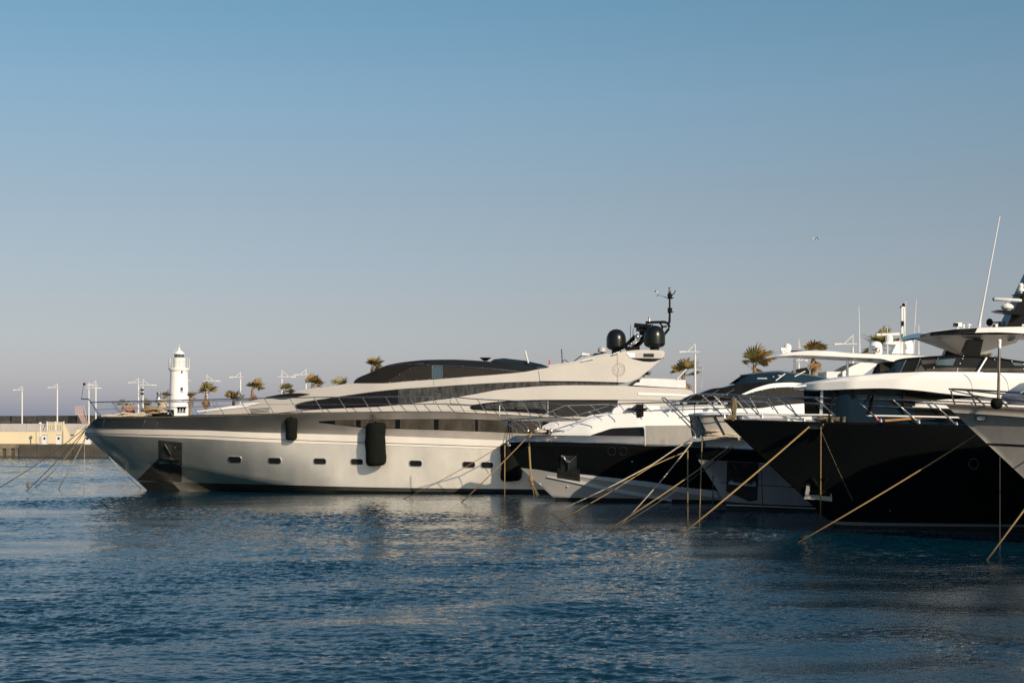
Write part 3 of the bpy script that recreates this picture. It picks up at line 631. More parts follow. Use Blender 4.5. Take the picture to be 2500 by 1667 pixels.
# anchor pocket
ap = part('anchor_pocket', B1.strip([(386,1074),(444.5,1080)], [(388,1176),(443.5,1177)], 14, 12, 0.012, skirt=0.03, lin=True), 'boot', y1)
part('dark_wedge', B1.strip([(336,1170),(388,1118)], [(336,1171.5),(388,1175.5)], 20, 10, 0.012, lin=True), 'boot', ap)
part('steel_plate', B1.patch([(392,1078),(440,1083),(438,1129),(391,1124)], 0.03, skirt=0.03, sub=6), 'steel_dull', ap)
a0 = MB()
for pts in ([(402,1084),(417,1108)], [(428,1092),(417,1108)], [(417,1098),(416,1124)]):
    a0.tube(B1.S(*np.array(pts, float).T, 0.12), 0.05, 6)
q = [B1.P(x, y, e) for x, y, e in ((391,1124,.05),(416,1116,.22),(438,1129,.05),(437,1124,.02),(416,1121,.30),(391,1119,.02))]
a0.add(q, [(0,1,4,5),(1,2,3,4)]); part('anchor', a0, 'steel_dull', ap)
part('plate_lip', B1.strip([(391,1124),(416,1121),(439,1129)], [(393,1127),(416,1130),(437,1136)], 12, 2, 0.10, skirt=0.08, lin=True), 'steel_dull', ap)
# ---- superstructure
def sup1(X, Z):
    w = np.interp(X, [-19,-17.5,-15,-12,-8,-3,14], [0.25,0.9,1.65,2.3,2.8,3.05,3.0])
    return np.maximum(w-0.24*np.maximum(Z-4.6, 0), 0.02)
def can1(X, Z):
    w = np.interp(X, [-10.5,-9.5,-8,-5,0,6], [0.75,1.25,1.6,1.95,2.1,2.1]); return np.maximum(w-0.35*np.maximum(Z-6.6, 0), 0.02)
ARCH_T = [(500,1007.5),(548,995.5),(600,982),(648,970.5),(706,961.5),(735,952),(800,943.5),(863,936),(925,936),(1000,930.5),(1084,924.5),(1145,919.5),(1218,914),(1279,908),(1322,900),(1340,897.5),(1400,887),(1451,876),(1495,864),(1533,856.5),(1562,854),(1600,854.5),(1619,856),(1622,860)]
BASE1 = [(498,1012),(600,1011),(700,1009),(900,1006.5),(1080,1006),(1170,1009.5),(1300,1016),(1400,1021),(1508,1024)]
WIN_T = [(721,988),(731,983.5),(806,971),(903,957),(973,949.5),(1058,944),(1145,938),(1218,934),(1317,931),(1400,931),(1510,933.5)]
WIN_B = [(721,994),(724,997.5),(736,999.8),(818,997),(915,993),(964,989),(1012,984),(1060,977),(1116,970),(1179,958),(1218,951),(1266,946.5),(1339,941.5),(1400,939.8),(1510,940.5)]
body_b = BASE1[:]
part('deckhouse_side', B1.strip(ARCH_T[:17]+[(1400,887),(1451,876),(1495,864),(1508,861)], BASE1, 120, 14, 0.0, sup1, mirror=False), 'grey_paint', y1)
part('deckhouse_side', B1.strip(ARCH_T[:17]+[(1400,887),(1451,876),(1495,864),(1508,861)], BASE1, 120, 14, 0.0, sup1, far=True), 'grey_paint', y1)
part('radar_arch', B1.strip([(1506,861.6),(1533,856.5),(1562,854),(1600,854.5),(1619,856),(1623,861),(1622,868)], [(1506,933.6),(1527,933.5),(1540,930.5),(1552,926.5),(1581,906),(1612,879),(1622,868.5)], 36, 8, 0.0, sup1, mirror=False), 'grey_paint', y1, label='swept back grey radar arch wing')
part('radar_arch', B1.strip([(1506,861.6),(1533,856.5),(1562,854),(1600,854.5),(1619,856),(1623,861),(1622,868)], [(1506,933.6),(1527,933.5),(1540,930.5),(1552,926.5),(1581,906),(1612,879),(1622,868.5)], 36, 8, 0.0, sup1, far=True), 'grey_paint', y1, label='swept back grey radar arch wing')
part('arch_underside', B1.roof([(1508,933.6),(1527,933.5),(1540,930.5),(1552,926.5),(1581,906),(1612,879),(1622,866)], 24, 6, 0.0, 0, sup1), 'grey_paint', y1)
part('roof', B1.roof(ARCH_T[:16], 60, 8, 0.06, 0, sup1), 'grey_paint', y1)
part('flybridge_deck', B1.roof([(1339,898),(1400,888),(1451,877),(1495,865),(1533,857.5),(1562,855),(1619,857)], 30, 6, -0.15, 0, sup1, dz=-0.03), 'grey_paint', y1)
part('flybridge_coaming', B1.strip([(1340,891),(1370,886.5),(1400,882),(1451,868),(1480,862)], [(1340,899),(1400,890),(1451,879),(1490,868),(1500,866)], 20, 2, -0.35, sup1, mirror=False), 'light_hull', y1)
part('flybridge_coaming', B1.strip([(1340,891),(1370,886.5),(1400,882),(1451,868),(1480,862)], [(1340,899),(1400,890),(1451,879),(1490,868),(1500,866)], 20, 2, -0.35, sup1, far=True), 'light_hull', y1)
part('skylight', B1.strip([(648,969.2),(706,960),(730,959.5),(756,962)], [(648,970.5),(690,974.8),(725,969),(756,963)], 16, 2, 0.02, sup1, skirt=0.03), 'mesh_black', y1)
# arch niche: dark triangle, grey cheek, top shelf
part('arch_niche', B1.patch([(1540,874.5),(1617,875.5),(1600,882),(1588,883),(1570,882),(1553,878)], 0.02, sup1, 0.02), 'glass_dark', y1)
part('arch_shelf', B1.strip([(1530,861),(1560,861.5),(1616,862)], [(1538,873),(1560,874.2),(1616,874.5)], 12, 2, 0.03, sup1, skirt=0.06), 'light_hull', y1)
part('arch_recess', B1.patch([(1571,863),(1596.5,863),(1596.5,871.5),(1571,871.5)], 0.05, sup1, 0.01), 'mesh_brown', y1)
part('arch_cheek', B1.patch([(1529,862),(1550,862.3),(1550,871.8),(1538,871.8)], 0.05, sup1, 0.01), 'grey_metallic', y1)
# side glazing
sg_ = part('side_window', B1.strip(WIN_T, WIN_B, 110, 3, 0.02, sup1, skirt=0.04), 'glass_salty', y1)
for a, b_ in ((725,972),(975,1057),(1061,1088),(1091,1230)):
    t_, u_ = between(WIN_T, WIN_B, a, b_, 1.0)
    part('window_pane', B1.strip(t_, u_, 14, 2, 0.035, sup1, skirt=0.02, lin=True), 'glass_dark' if a < 900 else 'glass_salty', sg_)
part('door_handle', B1.line([(1066,953.5),(1080,954)], 0.035, 3, 0.09, sup1), 'steel', sg_)
for a in (1059, 1089.5): part('door_seam', B1.line([(a, 945), (a, 984 if a < 1070 else 974)], 0.008, 3, 0.035, sup1), 'black_metal', sg_)
LW_T = [(1148,993),(1153,989.5),(1218,981.5),(1280,978.5),(1337,977)]; LW_B = [(1148,997),(1152,999.5),(1180,1001.5),(1250,1005),(1337,1011)]
lwn = part('aft_window', B1.strip(LW_T, LW_B, 40, 3, 0.02, sup1, skirt=0.04), 'glass_dark', y1)
t_, u_ = between(LW_T, LW_B, 1185, 1334, 1.5); part('window_pane', B1.strip(t_, [(x, min(y, 998)) for x, y in u_], 14, 2, 0.035, sup1, skirt=0.02, lin=True), 'glass_salty', lwn)
part('side_screen', B1.strip([(1339,976.5),(1508,976.5)], [(1339,1014),(1508,1019)], 12, 3, 0.02, sup1, skirt=0.04, lin=True), 'mesh_brown', y1, label='dark canvas screen closing the aft deck')
part('swoop_panel', B1.strip([(1100,972.5),(1179,958.5),(1218,951.5),(1266,947),(1339,942),(1400,940.2),(1510,941),(1560,944),(1640,947.5),(1675,949.5),(1687,953),(1695,962)], [(1100,988),(1153,989),(1218,981),(1280,977.5),(1337,976.5),(1400,976),(1510,976.5),(1560,976.5),(1640,977),(1675,977),(1687,977),(1697,977)], 60, 4, 0.05, sup1, mirror=False, skirt=0.08), 'grey_paint', y1, label='long grey swoop panel over the aft deck')
part('swoop_panel', B1.strip([(1100,972.5),(1179,958.5),(1218,951.5),(1266,947),(1339,942),(1400,940.2),(1510,941),(1560,944),(1640,947.5),(1675,949.5),(1687,953),(1695,962)], [(1100,988),(1153,989),(1218,981),(1280,977.5),(1337,976.5),(1400,976),(1510,976.5),(1560,976.5),(1640,977),(1675,977),(1687,977),(1697,977)], 60, 4, 0.05, sup1, far=True, skirt=0.08), 'grey_paint', y1, label='long grey swoop panel over the aft deck')
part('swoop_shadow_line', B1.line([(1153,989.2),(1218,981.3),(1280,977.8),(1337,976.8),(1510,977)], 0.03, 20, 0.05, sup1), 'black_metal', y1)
part('bulwark_light_strip', B1.strip([(1557,958),(1600,959.5),(1684,963.5)], [(1558,964),(1600,965),(1684,968)], 12, 2, 0.09, sup1, skirt=0.05), 'white', y1)
part('aft_bulwark', B1.strip([(1508,978),(1640,979)], [(1508,1024),(1640,1028)], 10, 3, 0.0, sup1, mirror=False), 'grey_paint', y1)
part('aft_bulwark', B1.strip([(1508,978),(1640,979)], [(1508,1024),(1640,1028)], 10, 3, 0.0, sup1, far=True), 'grey_paint', y1)
part('arch_seam', B1.line([(1315,905),(1318,930)], 0.012, 4, 0.005, sup1), 'black_metal', y1)
part('upper_seam', B1.line([(1317,931),(1400,931.5),(1510,934)], 0.03, 10, 0.03, sup1), 'black_metal', y1)
part('deck_seam', B1.line([(1059,927),(1059,945)], 0.010, 4, 0.004, sup1), 'black_metal', y1)
# foredeck vent grille
for k in range(4): part('vent_slat', B1.strip([(608+k*1.5, 998-k*0.2+k*3.2), (658-k*0.2, 994.5+k*3.2)], [(608+k*1.5, 999.2+k*3.2), (658-k*0.2, 995.7+k*3.2)], 6, 1, 0.015, sup1, skirt=0.02, lin=True), 'black_metal', y1)
# black canopy
CAN_T = [(864,931),(869,925.5),(900,911),(949,890.5),(988,883.5),(1048,878.2),(1100,877.5),(1170,880.5),(1230,886),(1281,892),(1318,899)]
CAN_E = [(864,934),(885,921),(905,912),(949,893),(988,889),(1048,890.5),(1083,892),(1145,896),(1218,901.5),(1279,908),(1320,900)]
CAN_B = [(864,935.5),(885,936.5),(925,937),(1000,931.5),(1051,928),(1084,925.5),(1145,920.5),(1218,915),(1260,911),(1300,906),(1322,901)]
part('canopy_screen', B1.strip(CAN_E, CAN_B, 60, 4, 0.0, can1, mirror=False), 'mesh_brown', y1, label='dark brown canvas screens round the upper helm')
part('canopy_screen', B1.strip(CAN_E, CAN_B, 60, 4, 0.0, can1, far=True), 'mesh_brown', y1, label='dark brown canvas screens round the upper helm')
part('canopy_roof', B1.strip(CAN_T, CAN_E, 60, 3, 0.03, can1, mirror=False), 'dome_black', y1)
part('canopy_roof', B1.strip(CAN_T, CAN_E, 60, 3, 0.03, can1, far=True), 'dome_black', y1)
part('canopy_top', B1.roof(CAN_T, 50, 8, 0.03, 0.03, can1), 'dome_black', y1)
part('windshield_cover', B1.strip([(863,934.5),(872,926),(905,911.5),(949,893.5),(1015,889.5)], [(863,935.5),(900,936.5),(925,937),(960,920),(1000,896)], 30, 4, 0.06, can1, mirror=False), 'mesh_black', y1, label='black canvas windshield cover')
part('windshield_cover', B1.strip([(863,934.5),(872,926),(905,911.5),(949,893.5),(1015,889.5)], [(863,935.5),(900,936.5),(925,937),(960,920),(1000,896)], 30, 4, 0.06, can1, far=True), 'mesh_black', y1, label='black canvas windshield cover')
part('canopy_piping', B1.line([(949,893),(988,889),(1048,890.5),(1083,892),(1145,896),(1218,901.5),(1275,908)], 0.018, 30, 0.04, can1), 'steel', y1)
for (px, py) in ((1000,891),(1045,890.8),(1130,894.5),(1178,897.5),(1226,903),(952,932.5),(985,931),(1016,928),(1048,925.5),(1088,923),(1133,920),(1180,917),(1228,913),(975,914),(1001,902)):
    mb = MB(); mb.ball(B1.P(px, py, 0.03, can1), 0.035, 6, 4); part('snap_stud', mb, 'steel', y1)
wf = part('helm_window', B1.ring(rrect(1067.5, 908, 23, 27, 2), 3.2, 0.05, can1, 0.05), 'steel_dull', y1)
part('pane', B1.patch(rrect(1067.5, 908, 25, 29, 2), 0.02, can1, 0, sub=1), 'teal', wf)
part('wiper_arm', B1.line([(1011,889),(1034,886.8)], 0.03, 3, 0.12, can1), 'steel', y1)
mb = MB(); y = 88.4
mb.prism([(W(1199,881,y).x, W(1199,881,y).z-.05), (W(1207,878,y).x, W(1207,878,y).z), (W(1230,875.8,y).x, W(1230,875.8,y).z), (W(1281,881.5,y).x, W(1281,881.5,y).z), (W(1322,890.5,y).x, W(1322,890.5,y).z), (W(1338,896.5,y).x, W(1338,896.5,y).z), (W(1300,896.5,y).x, W(1300,896.5,y).z), (W(1250,890,y).x, W(1250,890,y).z)], 87.4, 90.6); part('tinted_sunroof', mb, 'glass_blue', y1)
mb = MB(); mb.lathe([(0.1,0),(0.16,.05),(0.34,.16),(0.34,.2)], W(1185,881,88), 16, 1, .8); part('roof_vent', mb, 'black_metal', y1)
mb = MB(); mb.tube([W(1282,856.5,87.2), W(1290,886,87.2)], 0.05, 7); part('stick_antenna', mb, 'pole_white', y1)
mb = MB(); mb.tube([W(1371,852,88), W(1373,893,88)], 0.03, 6); part('whip_antenna', mb, 'black_metal', y1)
mb = MB(); mb.tube([W(1366,892,87.3), W(1378,878,87.3), W(1393,887,87.3)], 0.025, 6); mb.tube([W(1393,888,87.2), W(1420,868,87.2)], 0.03, 6); mb.tube([W(1420,868,87.2), W(1500,866,87.2)], 0.02, 6); part('coaming_rail', mb, 'black_metal', y1)
mb = MB(); mb.box(W(1430,866,87.4), (0.45, 0.4, 0.16), 0, 0.15); part('searchlight', mb, 'white', y1)
mb = MB(); mb.tube([W(1420,881.5,86.6), W(1451,875,86.6)], 0.035, 6); mb.tube([W(1497,864.5,86.6), W(1513,858.8,86.6)], 0.04, 6); part('grab_rail', mb, 'white', y1)
mb = MB(); mb.box(W(1341,884,88), (0.08, 0.1, 0.2)); mb.tube([W(1341,879,88), W(1341,893,88)], 0.03, 5); part('red_flag', mb, 'red', y1)
mb = MB(); mb.box(W(1619,868,87.0), (0.07, 0.1, 0.4)); part('red_nav_light', mb, 'red', y1)
# mast, domes, radar on the arch
DOME = [(0.30,0),(0.50,.08),(0.60,.20),(0.60,.62),(0.575,.80),(0.50,.98),(0.38,1.12),(0.22,1.21),(0.03,1.245)]
for (px, pyb, Y, lab) in ((1504.5,854.5,89.3,1.0), (1598,849,87.6,1.05)):
    c = W(px, pyb, Y); d = part('satellite_dome', MB().lathe([(r*lab*1.0, z*lab*1.02) for r, z in DOME], c, 28), 'dome_black', y1)
    mb = MB(); mb.lathe([(.28,-.32),(.28,.02)], c, 16); part('dome_foot', mb, 'black_metal', d)
mb = MB(); mb.lathe([(.55,-.12),(.55,.22)], W(1599,866,87.6), 24); part('dome_pedestal', mb, 'light_hull', y1)
mb = MB(); mb.lathe([(.05,-.1),(.12,0),(.26,.02),(.27,.14),(.22,.26),(.1,.34),(.02,.35)], W(1470,860,88.6), 18); part('small_dome', mb, 'light_hull', y1)
mb = MB(); mb.prism([(W(1437,876,88).x, W(1437,876,88).z-.1), (W(1450,863,88).x, W(1450,863,88).z), (W(1480,861,88).x, W(1480,861,88).z), (W(1486,871,88).x, W(1486,871,88).z-.1)], 87.7, 88.6); part('dome_bracket', mb, 'black_metal', y1)
mb = MB(); mb.tube([W(1524,850,88.7), W(1552,822,88.7)], 0.17, 8); mb.tube([W(1545,852,89.5), W(1585,812,89.5)], 0.19, 8); part('mast_strut', mb, 'black_metal', y1)
mb = MB()
for d in (0, 10): mb.tube([W(1531+d,846,88.4), W(1553+d,829,88.4)], 0.03, 5)
part('ladder_rail', mb, 'steel', y1)
mb = MB(); mb.tube([W(1576,787.5,88.8), W(1622,786,88.8), W(1630,789,88.8), W(1634,797,88.8), W(1632,804,88.8), W(1618,821,88.8)], 0.085, 8); mb.tube([W(1611,788,88.8), W(1617,797,88.8), W(1628,797,88.8)], 0.06, 8); mb.tube([W(1617,797,88.8), W(1614,806,88.8)], 0.09, 6); part('mast_yoke', mb, 'black_metal', y1)
mb = MB(); mb.tube([W(1631,793,88.8), W(1634.5,785,88.8), W(1635,772,88.8), W(1635,712,88.8)], [.075,.08,.07,.05], 8); pm = part('mast_pole', mb, 'black_metal', y1)
for py, r in ((758,.15),(724,.16)):
    mb = MB(); mb.lathe([(r*.9,-.14),(r,-.1),(r*.8,.0),(r,.03),(r,.15),(r*.5,.16)], W(1635.5,py,88.8), 14); mb.box(W(1639.5,py+3.5,88.7), (.22,.2,.05)); part('nav_light', mb, 'black_metal', pm)
mb = MB(); mb.lathe([(.06,-.2),(.12,-.18),(.08,-.1),(.08,.0)], W(1635,711,88.8), 12); part('lamp_base', mb, 'black_metal', pm)
mb = MB(); mb.lathe([(.075,0),(.08,.14),(.085,.15),(.085,.22)], W(1635,710,88.8), 12); part('masthead_light', mb, 'steel', pm)
mb = MB(); mb.tube([W(1629,727,88.8), W(1606,718.5,88.8), W(1606,714,88.8), W(1600,711,88.8)], 0.025, 5); mb.tube([W(1603,722,88.8), W(1608,722,88.8)], 0.02, 5); mb.tube([W(1641,720,88.8), W(1646,716,88.8), W(1649,709,88.8)], 0.03, 6); mb.ball(W(1600,711,88.8), .06, 8, 5, .6); part('wind_vane', mb, 'black_metal', pm)
mb = MB(); mb.lathe([(.08,0),(.07,.22),(.09,.24),(.09,.28)], W(1585.5,785,88.8), 12); part('deck_light', mb, 'steel', y1)
mb = MB(); mb.tube([W(1548,794,88.3), W(1570,796,88.3), W(1594,798,88.3)], 0.14, 10); rd = part('radar_scanner', mb, 'black_metal', y1)
mb = MB(); mb.lathe([(.28,0),(.32,.2),(.22,.42),(.1,.5)], W(1573,818,88.6), 16); mb.box(W(1571,806,88.6), (.9,.5,.2), 0, .1); part('scanner_motor', mb, 'black_metal', rd)
mb = MB(); mb.ball(W(1556,822,88.2), .16, 10, 7); mb.box(W(1556,827,88.2), (.3,.2,.12)); part('horn', mb, 'steel', y1)
for px, t_ in ((1540,793),(1546,801)):
    mb = MB(); mb.tube([W(px,t_,88.9), W(px-2,842,88.9)], 0.018, 4); part('whip_antenna', mb, 'black_metal', y1)
mb = MB()
for px in (1535,1548,1556): mb.ball(W(px,849+(px%3),88.0), .12, 8, 6)
mb.box(W(1545,852,88.0), (.8,.4,.25)); part('floodlight', mb, 'black_metal', y1)
# emblem
em = MB(); ec = (1511, 902.5); R_ = 17.0
def ring_px(mb, c, ro, ri, a0=0, a1=360, n=32, eps=0.012, sy=1.0, boat=B1, sf=sup1):
    t = np.radians(np.linspace(a0, a1, n)); o = boat.S(c[0]+ro*np.cos(t), c[1]+ro*sy*np.sin(t), eps, sf); i = boat.S(c[0]+ri*np.cos(t), c[1]+ri*sy*np.sin(t), eps, sf)
    mb.grid(np.stack([o, i])); return mb
ring_px(em, ec, R_, R_-0.8, 75, 330)
ring_px(em, ec, R_-1.5, R_-2.3, -40, 75)
for k in range(26):
    a = 2*math.pi*k/26; ring_px(em, (ec[0]+13.3*math.cos(a), ec[1]+13.3*math.sin(a)), 1.25, 0.45, 0, 300, 10)
for k in range(18):
    a = 2*math.pi*k/18; ring_px(em, (ec[0]+10.6*math.cos(a), ec[1]+10.6*math.sin(a)), 0.7, 0.1, 0, 360, 8)
ring_px(em, (ec[0]-5, ec[1]), 5.2, 4.3, -95, 100, 18, sy=1.35); ring_px(em, (ec[0]-5, ec[1]), 3.4, 2.8, 110, 250, 12, sy=1.3)
ring_px(em, (ec[0]+5, ec[1]), 5.6, 4.7, 85, 290, 18, sy=1.35); ring_px(em, (ec[0]+5.2, ec[1]), 3.8, 3.0, -70, 70, 14, sy=1.2)
part('emblem', em, 'emblem', y1, label='raised round crest with beaded ring and two facing curves')
# foredeck rail
RT1 = [(220,982),(260,981),(353,979),(500,975.5),(680,971.5),(800,969.5),(900,969),(1000,967.3),(1100,969),(1155,973.6),(1279,979.6),(1378,988.5)]
rl = part('bow_rail', B1.mline(RT1, 0.032, 60), 'steel', y1)
MID1 = [(236,1000),(353,995),(500,992),(680,987),(850,987),(1000,986),(1155,989),(1279,995),(1378,1003)]
part('mid_wire', B1.mline(MID1, 0.012, 40), 'steel', rl)
bx = [247,300,361,423,486,547.5,608,669,730,790,849.6,908,965,1022.5,1079,1135,1189,1240,1297,1345]
for x in bx:
    xt = x-24; yt = float(np.interp(xt, *zip(*RT1))); yb = float(np.interp(x, *zip(*DECK1)))
    part('stanchion', B1.line([(xt, yt), (x, yb)], 0.022, 3), 'steel', rl)
    part('stanchion', B1.line([(xt-4, yt), (x-4, yb)], 0.020, 3, far=True), 'steel', rl)
mb = MB(); mb.tube([W(198,973.5,89), W(216,974,89), W(221,981,88.8), W(236,1000,88.6), W(250,1018,88.5)], 0.035, 6); mb.tube([W(216,974,89), W(224,983,89.3), W(240,1015,89.4)], 0.03, 6); part('pulpit', mb, 'steel', y1)
mb = MB(); mb.tube([W(198.5,973,89), W(205,937,89)], 0.012, 5); mb.box(W(205.7,937.5,89), (.12,.12,.14)); part('bow_light_staff', mb, 'black_metal', y1)
for (px, py, m_) in ((353,1028,'steel'),(384,1031,'steel'),(254,1026,'steel')):
    mb = MB(); mb.tube([B1.P(px, py, .02, band1), B1.P(px-4, py+14, .02, band1)], .012, 5); part('drain_streak', mb, 'grey_metallic', y1)
for px in (418,425,432):
    mb = MB(); mb.lathe([(.10,0),(.07,.05),(.07,.24),(.12,.3),(.12,.36)], W(px+18,1008,87.6), 10); part('bollard', mb, 'black_metal', y1)
mb = MB(); mb.box(W(398,1008,89), (1.1,1.0,.4)); mb.ball(W(388,1004,88.6), .34, 10, 7, .8); part('windlass', mb, 'mesh_black', y1)
mb = MB(); mb.lathe([(.12,0),(.17,.1),(.17,.3),(.09,.42),(.14,.5),(.14,.66)], W(387.5,984,88.8), 12); mb.tube([W(387.5,1003,88.8), W(387.5,983,88.8)], .07, 6); part('searchlight', mb, 'steel', y1)
part('foredeck_cushion', B1.strip([(480,1003),(548,993.5),(600,985),(632,982.5)], [(480,1006),(548,999),(600,993),(632,984)], 20, 3, 0.06, sup1, mirror=False), 'white_soft', y1)
# aft awning
mb = MB(); y = 86.4
pz = [W(px, py, y) for px, py in ((1568,923),(1620,924.5),(1673.5,927.5),(1674.5,947.5),(1600,943.5),(1545,940))]
mb.prism([(p.x, p.z) for p in pz], 86.35, 91.6); part('aft_awning', mb, 'white_soft', y1, label='white fabric awning over the aft sun deck', smooth=False)
mb = MB(); mb.tube([W(1653,926,86.3), W(1676,901,86.3)], .035, 6); part('awning_pole', mb, 'white', y1)
mb = MB(); mb.tube([W(1553,930.5,86.3), W(1562,930,86.3)], .05, 6); part('awning_strap', mb, 'black_metal', y1)
mb = MB(); mb.tube([W(1714,897,87), W(1713,962,87)], .022, 5); mb.tube([W(1700,897,87), W(1715,897.5,87)], .014, 4); part('stern_pole', mb, 'steel', y1)

# fenders hanging from yacht one
def fender(px0, px1, py0, py1, rope_top, label, X_off=0.0):
    w = px1-px0; cx = (px0+px1)/2; P = B1.P(cx, (py0+py1)/2); r = w/FPX*84.7/2; Y = P.y-r-0.05
    zt, zb = CAMZ-(py0-HOR)/FPX*Y, CAMZ-(py1-HOR)/FPX*Y; X = (cx-1250)/FPX*Y; h = zt-zb
    t = thing('fender', label, 'fender', (X, Y, zb), 'black fenders hanging on the grey yacht')
    rr = r*0.42; prof = []
    for k in range(7):
        a = math.pi/2*k/6; prof.append((r-rr+rr*math.sin(a), rr-rr*math.cos(a)))
    for k in range(7):
        a = math.pi/2*k/6; prof.append((r-rr+rr*math.cos(a), h-rr+rr*math.sin(a)))
    prof[0] = (r*.5, 0); mb = MB(); mb.lathe([(r*.1, .01)]+prof[:7]+[(r*(1+.025*math.sin(q*2.1)), rr+(h-2*rr)*q/7) for q in range(1, 7)]+prof[7:]+[(r*.1, h)], (X, Y, zb), 26)
    mb.v = [(x+.05*r*math.sin(3*z+x*5), y, z+.03*r*math.sin(4*x)) for x, y, z in mb.v]; part('cover', mb, 'rubber', t)
    mb = MB(); mb.lathe([(.05,-.02),(.09,.0),(.09,.05),(.05,.08)], (X, Y, zt), 10); part('end_cap', mb, 'black_metal', t)
    for dx in (-.08, .08):
        q = B1.P(*rope_top, -0.05); mb = MB(); mb.tube([(X+dx, Y, zt+.02), (q.x+dx*.5, q.y-.06, q.z)], .022, 5); part('hanger', mb, 'rope_dark', t)
fender(697, 726, 1020, 1073.5, (706,1009), 'small black fender high on the grey hull nearest the bow')
fender(892, 942, 1031, 1137, (906,1005), 'big black fender in the sunlit middle of the grey hull')
fender(1222, 1274, 1080, 1174, (1245,1013), 'black fender in shade between the grey yacht and the black hull')
# ================================================================ boat two: black hull, white superstructure
B2 = Boat(78.2, [(1258,1062.5),(1246,1068),(1234.5,1078),(1240,1086),(1270,1141),(1299,1168),(1319,1186),(1358.5,1222),(1372,1235)], 2.85, 2.3, 11.0, 15.0, 2.9, 2.2)
y2 = thing('motor_yacht', 'white motor yacht with black hull, curved black side windows and white hardtop', 'yacht', (11, 78.2, 0), 'motor yachts moored in a row')
D2 = [(1257,1063.2),(1300,1062.3),(1342,1062),(1443,1063),(1573,1065),(1760,1069)]
C2 = [(1234.6,1078),(1303,1076.3),(1430,1079),(1577,1085),(1760,1090)]
K2 = [(1271,1142),(1315,1146.5),(1358.5,1154),(1416,1157.5),(1480,1164.5),(1600,1178),(1651,1187),(1760,1199),(1900,1210)]
T2 = [(1351,1214),(1400,1214.5),(1480,1215),(1600,1217.5),(1760,1221),(1900,1224)]
part('upper_strake', B2.strip(D2, [(x, y-1.3) for x, y in C2], 70, 4, mirror=True), 'dark_metallic', y2, sharp=60)
part('rub_rail', B2.strip([(x, y-1.5) for x, y in C2], [(x, y+1.5) for x, y in C2], 70, 2, 0.04, mirror=True, skirt=0.05), 'steel', y2)
part('hull', B2.strip([(x, y+1.2) for x, y in C2]+[(1900,1096)], K2, 90, 12, mirror=True), 'black_gloss', y2, sharp=60)
part('hull_bottom', B2.strip(K2, T2, 90, 10, -0.0, mirror=True), 'light_hull', y2, sharp=60)
part('boot_stripe', B2.strip(T2, [(1385,1250),(1600,1250),(1900,1255)], 60, 3, mirror=True), 'boot', y2)
part('spray_rail', B2.strip([(1335.5,1163.5),(1400,1173),(1490,1190),(1600,1211),(1640,1219)], [(1335.5,1164.5),(1400,1178),(1490,1199),(1600,1217.5),(1640,1224)], 50, 2, 0.07, mirror=False, skirt=0.12), 'white', y2)
part('spray_rail', B2.strip([(1335.5,1163.5),(1400,1173),(1490,1190),(1600,1211),(1640,1219)], [(1335.5,1164.5),(1400,1178),(1490,1199),(1600,1217.5),(1640,1224)], 50, 2, 0.07, far=True, skirt=0.12), 'white', y2)
part('chine_strip', B2.strip([(1416,1157.7),(1480,1164.5),(1600,1178),(1651.5,1187),(1747,1197)], [(1416,1164),(1480,1174),(1600,1191),(1651,1200),(1754,1216)], 40, 2, 0.03, skirt=0.05), 'white', y2)
part('styling_band', B2.strip([(1304,1083),(1430,1085),(1574,1091)], [(1304,1089),(1430,1092),(1574,1098)], 30, 2, 0.012, skirt=0.02), 'black_metal', y2)
part('deck', B2.roof(D2, 50, 6, 0.03, dz=-0.04), 'white', y2)
part('aft_hull_panel', B2.strip([(1574,1039),(1679,1037.8),(1760,1037)], [(1575,1087.5),(1680,1090),(1760,1092)], 20, 3, 0.03, mirror=False, skirt=0.05), 'bow_grey', y2, label='pale grey topside panel with a vertical joint')
part('aft_hull_panel', B2.strip([(1574,1039),(1679,1037.8),(1760,1037)], [(1575,1087.5),(1680,1090),(1760,1092)], 20, 3, 0.03, far=True, skirt=0.05), 'bow_grey', y2, label='pale grey topside panel with a vertical joint')
part('panel_seam', B2.strip([(1573.3,1039),(1574.6,1039)], [(1574.6,1088),(1576,1088)], 3, 6, 0.06, skirt=0.05), 'white', y2)
for px in (1493.3, 1521):
    pf = part('porthole', B2.ring(ellipse(px, 1101, 9, 9.6), 1.2, 0.03, depth=.1), 'steel_dull', y2); part('pane', B2.patch(ellipse(px, 1101, 9.3, 9.9), 0.006, skirt=0, sub=1), 'black_gloss', pf)
for q_ in ((1543,1127),(1318,1181.5),(1385.5,1187.5)): part('through_hull', MB().ball(B2.P(*q_,.02), .045, 8, 5), 'steel', y2)
ap2 = part('anchor_pocket', B2.patch([(1361,1143),(1416,1146),(1416,1178),(1360.5,1166.5)], 0.02, skirt=0.02, sub=6), 'boot', y2)
part('steel_plate', B2.patch([(1368,1111),(1408,1114),(1408,1147),(1415,1164),(1361,1152),(1369,1143)], 0.03, skirt=0.03, sub=5), 'steel_dull', ap2)
a0 = MB()
for pts in ([(1371,1112),(1386,1129)], [(1406,1113),(1390,1129)], [(1388,1122),(1388,1146)], [(1380,1115),(1395,1115)]): a0.tube(B2.S(*np.array(pts, float).T, 0.12), 0.04, 6)
part('anchor', a0, 'steel', ap2)
mb = MB(); mb.tube([B2.P(1238,1081,.05), B2.P(1243,1089,.05)], .10, 8); part('bow_roller', mb, 'steel', y2)
def sup2(X, Z):
    w = np.interp(X, [1.0,2.2,4,6.5,9,12,30], [0.5,1.1,1.75,2.2,2.4,2.5,2.5]); return np.maximum(w-0.20*np.maximum(Z-3.6, 0), 0.02)
